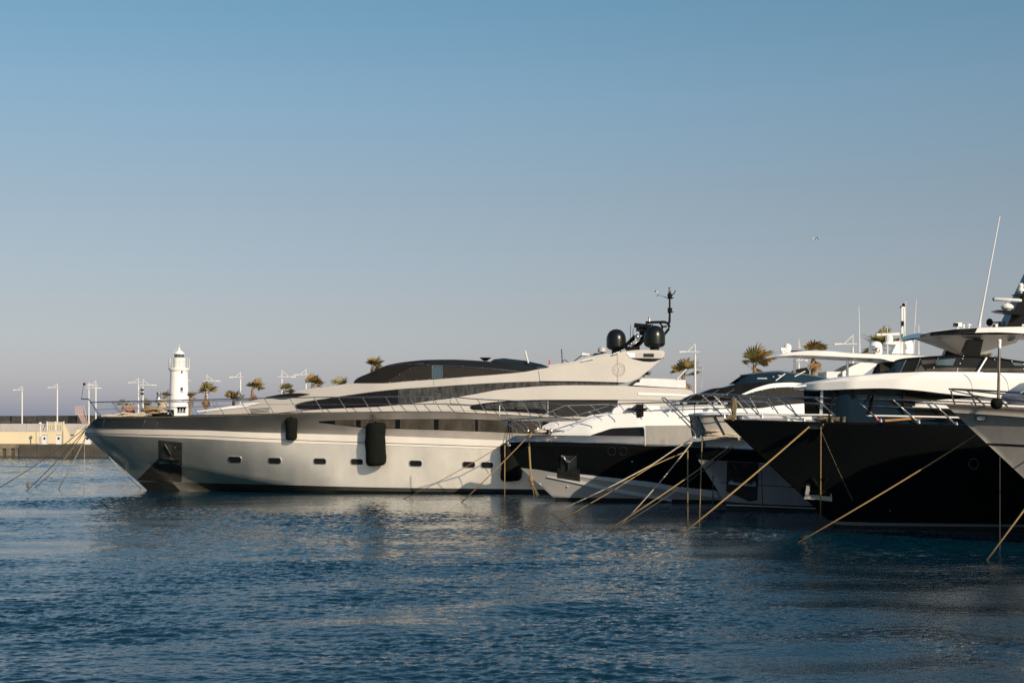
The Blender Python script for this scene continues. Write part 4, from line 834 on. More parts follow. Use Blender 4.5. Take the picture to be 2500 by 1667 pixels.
BUL_T = [(1347,1058.5),(1388,1050),(1400,1041),(1416,1032.5),(1452,1023),(1485,1013),(1540,1008),(1600,1000.5),(1660,996),(1690,994),(1763,991),(1783,993.8),(1824,993.8),(1854,995),(1893,989.7),(1950,984),(2010,981)]
part('deckhouse_side', B2.strip(BUL_T, [(1344,1062),(1388,1062.6),(1443,1063.2),(1573,1064.5),(1760,1068),(2010,1075)], 80, 8, 0.0, sup2, mirror=False), 'white', y2)
part('deckhouse_side', B2.strip(BUL_T, [(1344,1062),(1388,1062.6),(1443,1063.2),(1573,1064.5),(1760,1068),(2010,1075)], 80, 8, 0.0, sup2, far=True), 'white', y2)
part('bulwark_window', B2.strip([(1443,1062),(1470,1053),(1498.5,1045),(1540,1043),(1572,1041.8)], [(1445,1062.6),(1470,1063),(1500,1063.8),(1540,1064),(1572.5,1064.5)], 24, 2, 0.02, sup2, skirt=0.03), 'glass_dark', y2)
part('foredeck', B2.roof(BUL_T[:12], 40, 8, 0.16, 0, sup2), 'white', y2)
for nm, t_, b_ in (('sun_pad', [(1325,1040),(1347,1031),(1380,1028.5),(1407,1028)], [(1323,1047),(1347,1049),(1385,1050),(1412,1030)]),
                 ('sun_pad', [(1407,1029),(1430,1019),(1446,1013),(1494,1009.6)], [(1410,1034),(1440,1024),(1470,1016),(1500,1011)]),
                 ('pad_cover', [(1494,1010),(1498.5,998),(1526,989.5),(1570,988.5),(1610,990)], [(1492,1012),(1530,1009),(1560,1006),(1590,1003),(1612,1000)])):
    part(nm, B2.strip(t_, b_, 24, 4, -0.25, sup2, mirror=False, skirt=1.2), 'white_soft', y2)
mb = MB(); mb.box(W(1562,1003,76.4), (.35,.5,.7)); mb.box(W(1557,997.5,76.4), (1.0,.4,.08)); part('windlass', mb, 'black_metal', y2)
mb = MB()
for k, px in enumerate((1289,1312,1318,1330,1345)): mb.ball(W(px,1052-(k%2)*4,77), .07+.03*(k%3), 8, 6, 1.2)
mb.tube([W(1313,1058,77), W(1315,1042,77)], .06, 7); part('deck_gear', mb, 'steel', y2)
# windshield, arch, windows
def wsh2(X, Z):
    w = np.interp(X, [8,9.5,11,13,16,30], [0.3,1.0,1.6,2.0,2.2,2.2]); return np.maximum(w-0.30*np.maximum(Z-5.6, 0), 0.02)
WS_T = [(1640,988.5),(1662,977),(1686,965.5),(1705,961),(1742,948),(1762.5,946),(1796,938),(1850,934),(1900,932),(1970,936),(2030,938)]
WS_B = [(1650,990),(1700,989.5),(1740,990),(1765,992),(1783,994),(1824,994),(1854,995),(1893,990),(1950,984.5),(1980,982),(2030,981)]
part('windshield', B2.strip(WS_T, WS_B, 60, 8, 0.0, wsh2, mirror=False), 'glass_dark', y2, label='black wrap around windshield')
part('windshield', B2.strip(WS_T, WS_B, 60, 8, 0.0, wsh2, far=True), 'glass_dark', y2, label='black wrap around windshield')
part('windshield_top', B2.roof(WS_T, 40, 6, 0.05, 0, wsh2), 'glass_blue', y2)
for pts in ([(1700,985),(1755,951)], [(1728,986),(1792,951)], [(1666,984),(1695,964)]): part('wiper', B2.line(pts, .02, 4, 0.08, wsh2), 'steel', y2)
part('windshield_sill', B2.strip([(1664,989),(1700,987.8),(1770,990)], [(1664,992),(1700,991.5),(1770,993)], 20, 1, 0.05, wsh2, skirt=.1), 'steel', y2)
AO = [(1806,964.5),(1830,953.5),(1852,945),(1893,935.3),(1930,933.7),(1969,937),(2030,946)]
AI = [(1818,963.5),(1838,957),(1861,951.4),(1893,946),(1930,944.4),(1968,947),(2030,955)]
part('side_screen', B2.strip(AI, [(1770,992),(1783,994),(1824,994.2),(1854,995.2),(1893,990),(1950,984.5),(2030,981)], 40, 4, 0.05, sup2, skirt=.05), 'mesh_brown', y2, label='brown canvas screen over the saloon windows')
part('arch', B2.strip(AO, AI, 40, 3, 0.10, sup2, skirt=0.15), 'white', y2, label='white curved arch over the side windows')
for px, py in ((1861,953),(1893,947.5),(1930,946),(1838,958.5),(1960,948)):
    mb = MB(); mb.ball(B2.P(px, py, .12, sup2), .035, 6, 4); part('snap_stud', mb, 'steel', y2)
FW_T = [(1829,914),(1863,910),(1900,908.5),(1940,912),(1985,918),(2027,926)]; FW_B = [(1790,939),(1830,939.5),(1893,936),(1930,934.5),(1970,938),(2027,944)]
def fly2(X, Z): return np.maximum(np.interp(X, [11,12.3,14,30], [0.8,1.5,1.9,1.9])-0.15*np.maximum(Z-6, 0), 0.02)
part('flybridge_windscreen', B2.strip(FW_T, FW_B, 40, 4, 0, fly2, mirror=False), 'glass_blue', y2)
part('flybridge_windscreen', B2.strip(FW_T, FW_B, 40, 4, 0, fly2, far=True), 'glass_blue', y2)
part('flybridge_screen_rail', B2.strip([(1827,911.5),(1863,907.5),(1900,905),(1940,909),(1985,915),(2027,924)], [(1829,914.5),(1863,911),(1900,909),(1940,912.5),(1985,918.5),(2027,927)], 30, 2, .04, fly2, mirror=False), 'teal', y2)
part('flybridge_screen_rail', B2.strip([(1827,911.5),(1863,907.5),(1900,905),(1940,909),(1985,915),(2027,924)], [(1829,914.5),(1863,911),(1900,909),(1940,912.5),(1985,918.5),(2027,927)], 30, 2, .04, fly2, far=True), 'teal', y2)
part('flybridge_floor', B2.roof([(1829,913.5),(1863,909.5),(1900,908),(1940,912),(1985,918),(2027,926)], 20, 6, 0.0, 0, fly2, dz=-.25), 'white', y2)
for pts in ([(1940,919),(1966,906)], [(1894,929),(1917,912)]): part('screen_stay', B2.line(pts, .03, 3, .06, fly2), 'white', y2)
part('name_decal', B2.patch(rrect(1861, 923.5, 24, 3.2, .8), .012, fly2, .01), 'light_hull', y2)
for pl in ([(1886,920.5),(1891,920.5),(1888.5,917)], [(1898,915),(1912,915.5),(1904,920)]): part('screen_reflector', B2.patch(pl, .012, fly2, .01), 'light_hull', y2)
mb = MB(); p0, p1 = W(2017,907,77), W(2053.5,925,77); mb.box(((p0.x+p1.x)/2, 78, (p0.z+p1.z)/2), (p1.x-p0.x, 2.2, p0.z-p1.z)); part('helm_seat', mb, 'white_soft', y2)
mb = MB(); mb.prism([(W(x,y,77).x, W(x,y,77).z) for x, y in ((1943,914),(1945,905),(1952,901),(1968,897),(1974,906),(1974,914))], 76.8, 78.6); part('covered_console', mb, 'mesh_black', y2)
# hardtop
HT = [(1871.5,873.8),(1885,868.5),(1904,865),(1934.5,860.3),(1973.5,856.5),(2017,857),(2083,862.5),(2150,865.2),(2180,866),(2279,871)]
HE = [(1871.8,874.5),(1890,871),(1915,868.5),(1950,867),(2017,869),(2082,872.4),(2150,875.5),(2178,882),(2235,884),(2282,878)]
def ht2(X, Z): return np.interp(X, [13.0,13.3,14,16,18,25], [0.5,1.0,1.55,1.9,2.0,2.0])
part('hardtop', B2.strip(HT, HE, 50, 3, 0, ht2, mirror=False), 'white', y2)
part('hardtop', B2.strip(HT, HE, 50, 3, 0, ht2, far=True), 'white', y2)
part('hardtop_roof', B2.roof(HT, 40, 8, 0.10, 0, ht2), 'white', y2)
part('hardtop_ceiling', B2.roof(HE, 40, 8, 0.02, 0, ht2), 'white', y2)
part('roof_hatch', B2.roof([(1936.6,855.2),(1973.5,854.6)], 6, 4, 0.02, -.3, ht2), 'white', y2)
for px in (1940, 2069):
    mb = MB(); mb.tube([W(px,876 if px<2000 else 876,76.6), W(px,916 if px<2000 else 923,76.6)], .07, 8); part('hardtop_post', mb, 'steel', y2)
    mb = MB(); mb.tube([W(px,876,79.6), W(px,917,79.6)], .06, 8); part('hardtop_post', mb, 'steel', y2)
mb = MB(); mb.prism([(W(x,y,77).x, W(x,y,77).z) for x, y in ((2053,908),(2078,893),(2100,884),(2165,880),(2130,896),(2108,912),(2096,920),(2053,922))], 76.6, 77.0); part('hardtop_leg', mb, 'white', y2)
mb = MB(); mb.prism([(W(x,y,77).x, W(x,y,77).z) for x, y in ((2053,908),(2078,893),(2100,884),(2165,880),(2130,896),(2108,912),(2096,920),(2053,922))], 79.4, 79.8); part('hardtop_leg', mb, 'white', y2)
mb = MB(); mb.lathe([(.12,0),(.2,.05),(.2,.16),(.17,.22),(.2,.3),(.2,.46),(.12,.56),(.02,.6)], W(1923,866,77.6), 16); part('night_camera', mb, 'white', y2)
mb = MB(); mb.box(W(1911,853,77.5), (.24,.3,.16)); mb.tube([W(1911,856,77.5), W(1911,866,77.5)], .10, 8); part('searchlight', mb, 'white', y2)
for cx, top, Y in ((2138,831.5,77.3),(2213,824.5,77.9)):
    h = (863-top)/FPX*Y; r = 16.8/FPX*Y; c = W(cx,864.5,Y)
    d = part('satellite_dome', MB().lathe([(r*.85,0),(r,.04),(r,h*.5),(r*.93,h*.72),(r*.74,h*.88),(r*.42,h*.97),(.02,h)], c, 28), 'white', y2)
    mb = MB()
    for k, (w_, zz) in enumerate(((.5,.52),(.62,.42),(.62,.36),(.62,.30))):
        a = np.linspace(rad(-140), rad(-140)+w_*1.2, 8); mb.add([(c.x+(r+.006)*math.cos(t_), c.y+(r+.006)*math.sin(t_), c.z+h*zz+dz) for dz in (0, .05 if k == 0 else .02) for t_ in a], [(i, i+1, i+9, i+8) for i in range(7)])
    part('printed_stripe', mb, 'ink', d)
mb = MB(); mb.ball(W(2141,856,76.9), .17, 10, 7); mb.box(W(2141,861,76.9), (.2,.2,.2)); part('loudhailer', mb, 'dark_metallic', y2)
rb = part('radar_scanner', MB().tube([W(2140,817.3,77.2), W(2142,817.3,77.2), W(2194,815.7,77.2), W(2196,815.6,77.2)], [.06,.075,.075,.06], 8), 'white', y2)
mb = MB(); mb.lathe([(.16,0),(.2,.08),(.2,.26),(.1,.36),(.06,.45)], W(2171,835,77.2), 16); part('scanner_motor', mb, 'white', rb)
mb = MB(); mb.prism([(W(x,y,77.2).x, W(x,y,77.2).z) for x, y in ((2160,835),(2195,833),(2195,864),(2174,864),(2184,842),(2160,840))], 76.9, 77.6); part('radar_mount', mb, 'white', y2)
mb = MB()
for px in (2201.5, 2207): mb.tube([W(px,751,77.6), W(px,864,77.6)], .055, 8)
mb.tube([W(2201,751,77.6), W(2207.5,751,77.6)], .06, 8); ml = part('mast', mb, 'white', y2)
mb = MB(); mb.tube([W(2205.5,752,77.6), W(2205.5,740,77.6)], .03, 5); mb.tube([W(2199,750,77.6), W(2205,746,77.6), W(2208,742,77.6)], .025, 5); mb.ball(W(2199,750,77.6), .05, 6, 5); mb.ball(W(2206,745,77.6), .09, 8, 6); part('wind_sensor', mb, 'black_metal', ml)
mb = MB(); mb.box(W(2203,790,77.4), (.14,.14,.26)); part('nav_light', mb, 'black_metal', ml)
for (a, b_, Y) in (((2237,731),(2230,863),77.0),((2243,792),(2243,866),76.8),((2096.7,746),(2099,860),77.0),((2211.5,735),(2209,820),77.8),((2166.5,797),(2167,863),76.8)):
    L = W(*a, Y); Q = W(*b_, Y); mb = MB(); mb.tube([Q, Q.lerp(L, .16), L], [.035,.03,.014], 6); part('whip_antenna', mb, 'pole_white', y2)
mb = MB(); mb.add([W(2199,816,77), W(2205,814,77), W(2205,827,77.1), W(2200,829,77.1), W(2199,816,77.02), W(2205,814,77.02), W(2205,827,77.12), W(2200,829,77.12)], [(0,1,2,3),(7,6,5,4)]); fl = part('flag', mb, 'green', y2, label='small green and red flag')
mb = MB(); mb.add([W(2186,831,77.3), W(2193,824,77.3), W(2196,826,77.2), W(2195,833,77.3), W(2187,834,77.4)], [(0,1,2,3,4)]); part('red_field', mb, 'red', fl)
# rails
def rail(boat, root, near, posts, far=None, farposts=(), r=.03, eps=-.1, surf=None, lower=None, label=None):
    R_ = part('guard_rail', boat.line(near, r, 40, eps, surf), 'steel', root, label)
    if far: part('far_rail', boat.line(far, r*.9, 40, eps, surf, far=False), 'steel', R_)
    if lower: part('lower_rail', boat.line(lower, r*.7, 30, eps, surf), 'steel', R_)
    for a, b_ in posts: part('stanchion', boat.line([a, ((a[0]*.35+b_[0]*.65)+ (b_[0]-a[0])*.12, (a[1]*.35+b_[1]*.65)), b_], r*.8, 6, eps, surf), 'steel', R_)
    return R_
def tube_px(pts, r, Y=None, seg=6, mb=None):
    mb = mb or MB(); mb.tube([W(p[0], p[1], p[2] if len(p) > 2 else Y) for p in pts], r, seg); return mb
R2 = part('guard_rail', tube_px([(1219.5,989),(1219.5,1014),(1224,1025.5),(1238,1034),(1261,1050),(1262,1057)], .032, 77.6), 'steel', y2)
part('top_rail', tube_px([(1224,1025.8,77.5),(1315,1019.5,76.6),(1397,1015.5,76),(1445,1002,75.8),(1494,986,75.6),(1600,982.5,75.4),(1700,980,75.3),(1880,978,75.3)], .033), 'steel', R2)
part('top_rail', tube_px([(1225,1025.5,77.7),(1312,1018,78.8),(1345,1005,79.4),(1379,989.5,80),(1430,988,80.3),(1567,984,80.6),(1690,982,80.7)], .030), 'steel', R2)
part('lower_rail', tube_px([(1240,1035,77.4),(1310,1030,76.8),(1395,1022,76.2)], .02), 'steel', R2)
for a, b_, Y in (((1249,1025),(1281,1053),76.9),((1288,1022.5),(1318,1049),76.5),((1340,1019),(1364,1040),76.2),((1397,1016),(1407,1033),76),((1437,1005),(1468,1028),75.8),((1511,986),(1527,1012),75.6),((1567,984),(1589,1008),75.5),((1640,981),(1655,1001),75.4),((1270,1024),(1290,1050),78.3),((1310,1018.5),(1319,1045),78.8),((1350,1005),(1365,1028),79.5),((1386,990),(1411,1016),80.1),((1440,988),(1466,1012),80.3),((1492,986),(1505,996),80.4)):
    m_ = ((a[0]+2*b_[0])/3+1.5, (a[1]+2*b_[1])/3-2); part('stanchion', tube_px([a, m_, (b_[0], b_[1]-4), b_], .022, Y), 'steel', R2)
for px in (1655, 1672, 1747, 1771):
    mb = MB(); mb.box(W(px,984,75.4), (.2,.2,.1)); part('rail_clamp', mb, 'steel', R2)

# ================================================================ boat three: mostly hidden, black band over pale hull
B3 = Boat(70.5, [(1688,1077),(1690,1085),(1700,1114),(1705,1122),(1722,1134),(1749,1163),(1757,1172),(1766,1210),(1771,1232),(1775,1250)], 2.7, 2.2, 9.0, 13.0, 3.0, 2.2)
y3 = thing('motor_yacht', 'half hidden boat with upright wheelhouse windows, black band and pale hull behind the black bow', 'yacht', (16, 70.5, 0), 'motor yachts moored in a row')
part('deck_edge', B3.strip([(1689,1077),(1716,1076),(1760,1072),(1800,1069),(1900,1066),(2100,1066)], [(1689,1089.5),(1722,1090.5),(1760,1092.5),(1825,1096),(1900,1099),(2100,1104)], 40, 3, 0, mirror=True), 'white', y3)
part('cheek', B3.patch([(1688,1080),(1719,1076),(1722,1089),(1672,1091)], 0.05, None, .03), 'teal', y3)
part('rub_rail', B3.line([(1690,1090),(1722,1091),(1825,1096.5),(2100,1105)], .035, 30, .01), 'steel', y3)
part('hull_band', B3.strip([(1689.5,1090),(1722,1091),(1825,1096.5),(1900,1100),(2100,1105)], [(1704,1121.5),(1775,1125),(1860,1129),(2100,1138)], 50, 4, 0.0, mirror=True), 'black_gloss', y3)
part('hull', B3.strip([(1704.5,1121.8),(1775,1125),(1860,1129),(2100,1138)], [(1768,1222),(1800,1226),(1860,1230),(2100,1238)], 60, 10, mirror=True), 'bow_grey', y3, sharp=60)
part('boot_stripe', B3.strip([(1768,1222),(1800,1226),(1860,1230),(2100,1238)], [(1782,1268),(1860,1272),(2100,1275)], 40, 3, mirror=True), 'boot', y3)
part('water_line_stripe', B3.strip([(1773,1231),(1826,1233),(2000,1240)], [(1773,1233.5),(1826,1235),(2000,1242)], 20, 1, .03, skirt=.03), 'white', y3)
part('knuckle_seam', B3.line([(1758,1177),(1800,1180),(1860,1184),(1960,1190)], .015, 12, .01), 'black_metal', y3)
ap3 = part('anchor_pocket', B3.patch([(1775.5,1126),(1852,1130),(1849,1220),(1830,1224),(1773,1199)], .02, None, .02, sub=6), 'boot', y3)
part('steel_plate', B3.strip([(1780,1176),(1800,1178),(1846,1183)], [(1778,1182),(1800,1184),(1846,1188)], 8, 2, .10, skirt=.10, lin=True), 'steel', ap3)
for q_ in ([(1780,1177),(1786,1167),(1792,1178)], [(1836,1182),(1843,1173),(1847,1183)]): part('steel_lug', B3.patch(q_, .10, None, .06), 'steel', ap3)
a0 = MB()
for pts in ([(1790,1134),(1805,1158)], [(1816,1132),(1826,1141)], [(1811,1154),(1812,1168)]): a0.tube(B3.S(*np.array(pts, float).T, 0.08), 0.04, 6)
part('anchor', a0, 'steel_dull', ap3)
part('deck', B3.roof([(1692,1077),(1716,1076),(1760,1072),(1800,1069.5),(1900,1067),(2100,1067)], 30, 6, .03, dz=-.03), 'white', y3)
def wh3(X, Z):
    w = np.interp(X, [8.55,8.65,8.95,9.6,11,13,25], [0.3,0.7,1.15,1.5,1.8,2.0,2.0]); return np.maximum(w+0.10*np.maximum(Z-3.4, 0), 0.02)
whs = part('wheelhouse', B3.strip([(1687,1014),(1735,1013.5),(1820,1014),(1900,1014.5),(2100,1016)], [(1701,1072),(1740,1070),(1800,1068.5),(1900,1068),(2100,1070)], 40, 6, 0, wh3, mirror=True), 'cabin_grey', y3, label='upright wheelhouse with pale screened windows')
part('front_pane', B3.strip([(1686.5,1015),(1695,1015),(1704,1015)], [(1701,1070),(1712,1069),(1725,1066)], 10, 5, .02, wh3, skirt=.03), 'teal', whs)
for a, b_ in (((1703.5,1016),(1728.5,1063)), ((1746,1016),(1771,1064)), ((1800,1016),(1825,1066))): part('mullion', B3.line([a, b_], .03, 5, .03, wh3), 'black_metal', whs)
part('roof_brim', B3.strip([(1686,1012),(1692,1009.5),(1735,1008.5),(1820,1010),(1900,1011),(2100,1014)], [(1686.5,1014.5),(1692,1014.5),(1735,1014),(1820,1014.5),(1900,1015),(2100,1018)], 40, 3, .10, wh3, mirror=False, skirt=.1), 'white', y3)
part('roof_brim', B3.strip([(1686,1012),(1692,1009.5),(1735,1008.5),(1820,1010),(1900,1011),(2100,1014)], [(1686.5,1014.5),(1692,1014.5),(1735,1014),(1820,1014.5),(1900,1015),(2100,1018)], 40, 3, .10, wh3, far=True, skirt=.1), 'white', y3)
part('wheelhouse_roof', B3.roof([(1686.5,1012),(1692,1009.8),(1735,1009),(1820,1010.5),(1900,1011.5),(2100,1014.5)], 30, 6, .06, .1, wh3), 'white', y3)
R3 = part('pulpit', tube_px([(1698,1070),(1698,1060),(1690,1048),(1670,1027),(1640,996),(1617,975),(1615,972),(1618,970.5),(1624,972.5),(1632,980),(1660,1006),(1690,1036),(1713,1054),(1717,1060),(1717,1068)], .035, 69.6), 'steel', y3)
part('crossbar', tube_px([(1657,1019.5,69.6),(1672,1016,69.4),(1692,1014.5,69.2),(1760,1013,68.4),(1900,1012.5,67.8)], .025), 'steel', R3)
part('top_rail', tube_px([(1627,977,69.7),(1690,978,68.8),(1760,979,68.3),(1870,980,68),(1878,986,68),(1888,1000,68)], .028), 'steel', R3)
mb = MB(); mb.box(W(1697,1073,69.5), (.5,.5,.16)); mb.box(W(1708,1072,69.5), (.35,.4,.12)); mb.ball(W(1694,1068,69.5), .08, 6, 5); part('bow_roller', mb, 'steel', y3)
mb = MB(); mb.tube([W(1667,1006,69), W(1668,984,69)], .02, 5); mb.tube([W(1696,1012,69), W(1695,985,69)], .02, 5); part('rail_lanyard', mb, 'black_metal', y3)

# ================================================================ boat four: big black hull, white upperworks
B4 = Boat(60.0, [(1765,1024.5),(1790,1054),(1825,1095),(1880,1160),(1930,1208),(1960,1235),(2005,1275),(2030,1298),(2040,1310)], 3.2, 2.7, 11.0, 17.0, 4.2, 2.1)
y4 = thing('motor_yacht', 'big yacht with glossy black hull, white flybridge and black and white hardtop', 'yacht', (24, 60, 0), 'motor yachts moored in a row')
D4 = [(1765.5,1024.5),(1800,1025),(1900,1027.5),(2000,1030.5),(2200,1034.5),(2360,1039),(2600,1046),(3000,1056)]
part('hull', B4.strip(D4, [(2026,1270.5),(2060,1273),(2150,1275.5),(2300,1277.5),(2500,1280),(2700,1282),(3000,1285)], 110, 16, mirror=True), 'black_gloss', y4, sharp=60)
part('water_line_stripe', B4.strip([(2026,1270.5),(2060,1273),(2150,1275.5),(2300,1277.5),(2500,1280),(2700,1282),(3000,1285)], [(2036,1279),(2060,1281),(2150,1283),(2300,1284.5),(2500,1286),(2700,1288),(3000,1291)], 60, 2, 0.0, mirror=True), 'stripe_grey', y4)
part('boot_stripe', B4.strip([(2036,1279),(2060,1281),(2150,1283),(2300,1284.5),(2500,1286),(2700,1288),(3000,1291)], [(2062,1322),(2150,1324),(2300,1326),(2500,1328),(3000,1332)], 60, 3, mirror=True), 'boot', y4)
part('deck', B4.roof(D4, 50, 6, .02, dz=-.04), 'white', y4)
part('toe_rail', B4.strip([(x, y-1.2) for x, y in D4], [(x, y+.4) for x, y in D4], 60, 1, .03, mirror=True, skirt=.08), 'black_gloss', y4)
part('hull_knuckle', B4.line([(1828,1098),(1900,1100),(2000,1102.5),(2100,1106),(2200,1109),(2450,1112),(2700,1116)], .015, 40, -.008), 'black_gloss', y4)
pf = part('porthole', B4.ring(ellipse(2377, 1132, 11, 12), 1.2, .02, depth=.05), 'dark_metallic', y4); part('pane', B4.patch(ellipse(2377, 1132, 11.2, 12.2), .006, skirt=0, sub=1), 'glass_dark', pf)
mb = MB(); mb.ball(B4.P(2173,1247,.0), .035, 8, 5); part('through_hull', mb, 'steel_dull', y4)
fl4 = part('fairlead', B4.ring(rrect(1991, 1042.2, 33, 7, 3.5), 3.0, .09, depth=.15), 'steel', y4); part('opening', B4.patch(rrect(1991, 1042.2, 35, 9, 4), .02, skirt=0, sub=1), 'steel_dull', fl4)
ap4 = part('anchor_pocket', B4.patch([(1977,1158),(2033,1160),(2034,1190),(2031,1224),(1990,1221),(1976,1190)], .012, None, .02), 'black_gloss', y4)
part('steel_plate', B4.strip([(1968,1205),(2000,1209),(2031,1213)], [(1963,1217.5),(2000,1220),(2031,1223.5)], 10, 2, .12, skirt=.12, lin=True), 'silver', ap4)
for q_ in ([(1969,1185),(1976,1186),(1978,1206),(1966,1206)], [(2024,1204),(2030,1205),(2031,1214),(2024,1213)]): part('steel_lug', B4.patch(q_, .12, None, .08), 'silver', ap4)
a0 = MB()
for pts in ([(1984,1165),(2000,1190)], [(2020,1166),(2004,1190)], [(2002,1178),(2002,1204)]): a0.tube(B4.S(*np.array(pts, float).T, 0.12), 0.05, 6)
q = [B4.P(x, y, e) for x, y, e in ((1975,1200,.12),(2002,1190,.25),(2028,1203,.12),(2027,1212,.12),(2002,1206,.32),(1976,1208,.12))]; a0.add(q, [(0,1,4,5),(1,2,3,4)])
part('anchor', a0, 'black_metal', ap4)
# deckhouse, brow, flybridge
def dh4(X, Z): return np.maximum(np.interp(X, [11.5,12.0,13.0,15,18,40], [0.5,1.4,2.1,2.5,2.6,2.6]), 0.02)
part('deckhouse', B4.strip([(1999,950),(2040,950.5),(2150,948),(2238,952),(2306,960),(2400,968),(2560,974),(2900,980)], [(2003,1031),(2100,1033),(2400,1041),(2900,1053)], 60, 8, 0, dh4, mirror=True), 'glass_blue', y4, label='deckhouse front of dark blue glass')
part('window_pillar', B4.strip([(2004,951),(2010,951)], [(2001,1016),(2008,1016)], 3, 8, .04, dh4, skirt=.06), 'white', y4)
for a, b_ in (((2038,952),(2024,1015)), ((2080,953),(2090,967)), ((2133,952),(2120,1012)), ((2205,952),(2206,1000))): part('mullion', B4.line([a, b_], .05, 6, .02, dh4), 'black_metal', y4)
part('saloon_opening', B4.patch([(2205,956),(2300,964),(2400,973),(2500,980),(2500,1000),(2205,990)], .03, dh4, .02, sub=6), 'mesh_black', y4)
def br4(X, Z): return np.maximum(np.interp(X, [11.3,11.5,12.0,13.2,15,18,40], [0.5,1.0,1.7,2.5,2.95,3.1,3.1])-0.25*np.maximum(Z-6.0, 0), 0.02)
BR_T = [(1968,938),(1995,935.5),(2040,931.5),(2100,929),(2150,927.5),(2215,921),(2260,913),(2300,909.5),(2400,909.5),(2500,911),(2700,914),(2900,916)]
BR_B = [(1970,951),(2008,951.8),(2100,948.5),(2150,947.5),(2169,948),(2238,952.6),(2306.7,960.6),(2398.5,968.7),(2500,973.5),(2700,979),(2900,984)]
part('brow', B4.strip(BR_T, BR_B, 80, 8, 0, br4, mirror=False), 'white', y4, label='broad white brow over the dark front windows', sharp=60)
part('brow', B4.strip(BR_T, BR_B, 80, 8, 0, br4, far=True), 'white', y4, label='broad white brow over the dark front windows', sharp=60)
BR_R = [(1968,938),(1990,933.5),(2030,927.5),(2060,922),(2100,917.5),(2146,914),(2163,912),(2215,909.5),(2275,907.6),(2400,908)]
def bt4(X, Z): return np.maximum(np.interp(X, [11.3,11.6,12.3,13.5,16,40], [0.4,0.9,1.5,2.0,2.4,2.5]), 0.02)
part('brow_top', B4.strip(BR_R, [(1969,938.5),(2000,936),(2040,932),(2100,929.5),(2150,928),(2215,921.5),(2260,914),(2300,910),(2400,909.5)], 50, 4, 0, bt4, mirror=False), 'white', y4)
part('brow_top', B4.strip(BR_R, [(1969,938.5),(2000,936),(2040,932),(2100,929.5),(2150,928),(2215,921.5),(2260,914),(2300,910),(2400,909.5)], 50, 4, 0, bt4, far=True), 'white', y4)
part('brow_roof', B4.roof(BR_R, 40, 8, .05, 0, bt4), 'white', y4)
part('brow_soffit', B4.roof(BR_B, 50, 8, 0, -.02, br4, dz=.03), 'white', y4)
part('body_seam', B4.line([(2352,912),(2366,925),(2374,945),(2374,965)], .010, 10, .006, br4), 'steel', y4)
part('body_seam', B4.line([(2442,912),(2456,926),(2462,945),(2462,958)], .010, 10, .006, br4), 'steel', y4)
for a, b_ in (((2137,949),(2118,978)), ((2045,951),(2031,975)), ((2078,951),(2092,970)), ((2135,950),(2128,1000))): part('wiper', B4.line([a, b_], .035, 4, .12, dh4), 'black_metal', y4)
def fs4(X, Z): return np.maximum(np.interp(X, [14.0,14.4,15.2,17,40], [0.4,0.9,1.5,1.9,2.2])-0.1*np.maximum(Z-6.3, 0), 0.02)
FT = [(2170,905),(2178,892),(2187,882),(2210,877),(2247,874),(2330,870),(2408,873),(2500,885),(2700,905)]; FB = [(2163,912.5),(2200,911),(2250,909),(2300,908),(2408,909),(2500,910),(2700,914)]
fws = part('flybridge_windscreen', B4.strip(FT, FB, 60, 4, 0, fs4, mirror=True), 'glass_dark', y4)
for pl, m_ in (([(2168,910),(2190,883),(2211,880),(2199,909)],'glass_blue'), ([(2201,909),(2214,880),(2243,878),(2226,909)],'glass_dark'), ([(2249,879),(2288,877),(2284,886),(2252,890)],'glass_brown'), ([(2291,878),(2334,875),(2326,892),(2286,891)],'teal'), ([(2236,907),(2248,890),(2262,907)],'glass_brown'), ([(2470,884),(2500,887),(2500,893),(2476,892)],'teal')):
    part('window_pane', B4.patch(pl, .02, fs4, .02), m_, fws)
part('top_frame', B4.line([(x, y-.5) for x, y in FT[1:]], .04, 40, .02, fs4), 'black_metal', fws)
for a, b_ in (((2212,878),(2198,909)), ((2247,875),(2234,908)), ((2291,873),(2284,888))): part('mullion', B4.line([a, b_], .03, 4, .03, fs4), 'steel_dull', fws)
part('lower_panel', B4.strip([(2262,900),(2330,897),(2408,899),(2500,899),(2700,905)], [(2262,908),(2330,907.5),(2408,908),(2500,909.5),(2700,913)], 20, 2, .02, fs4, skirt=.03), 'glass_brown', fws)
for px, py in ((2352,869.5),(2350,876),(2344,887.5),(2338,900),(2337,905),(2280,898),(2279,908),(2428,878),(2470,882),(2498,889),(2498,901)):
    mb = MB(); mb.ball(B4.P(px, py, .04, fs4), .03, 6, 4); part('snap_stud', mb, 'steel', fws)
mb = MB(); mb.tube([B4.P(2386,909,.12,fs4), B4.P(2408,873,.12,fs4)], .06, 8); part('chrome_strut', mb, 'steel', y4)
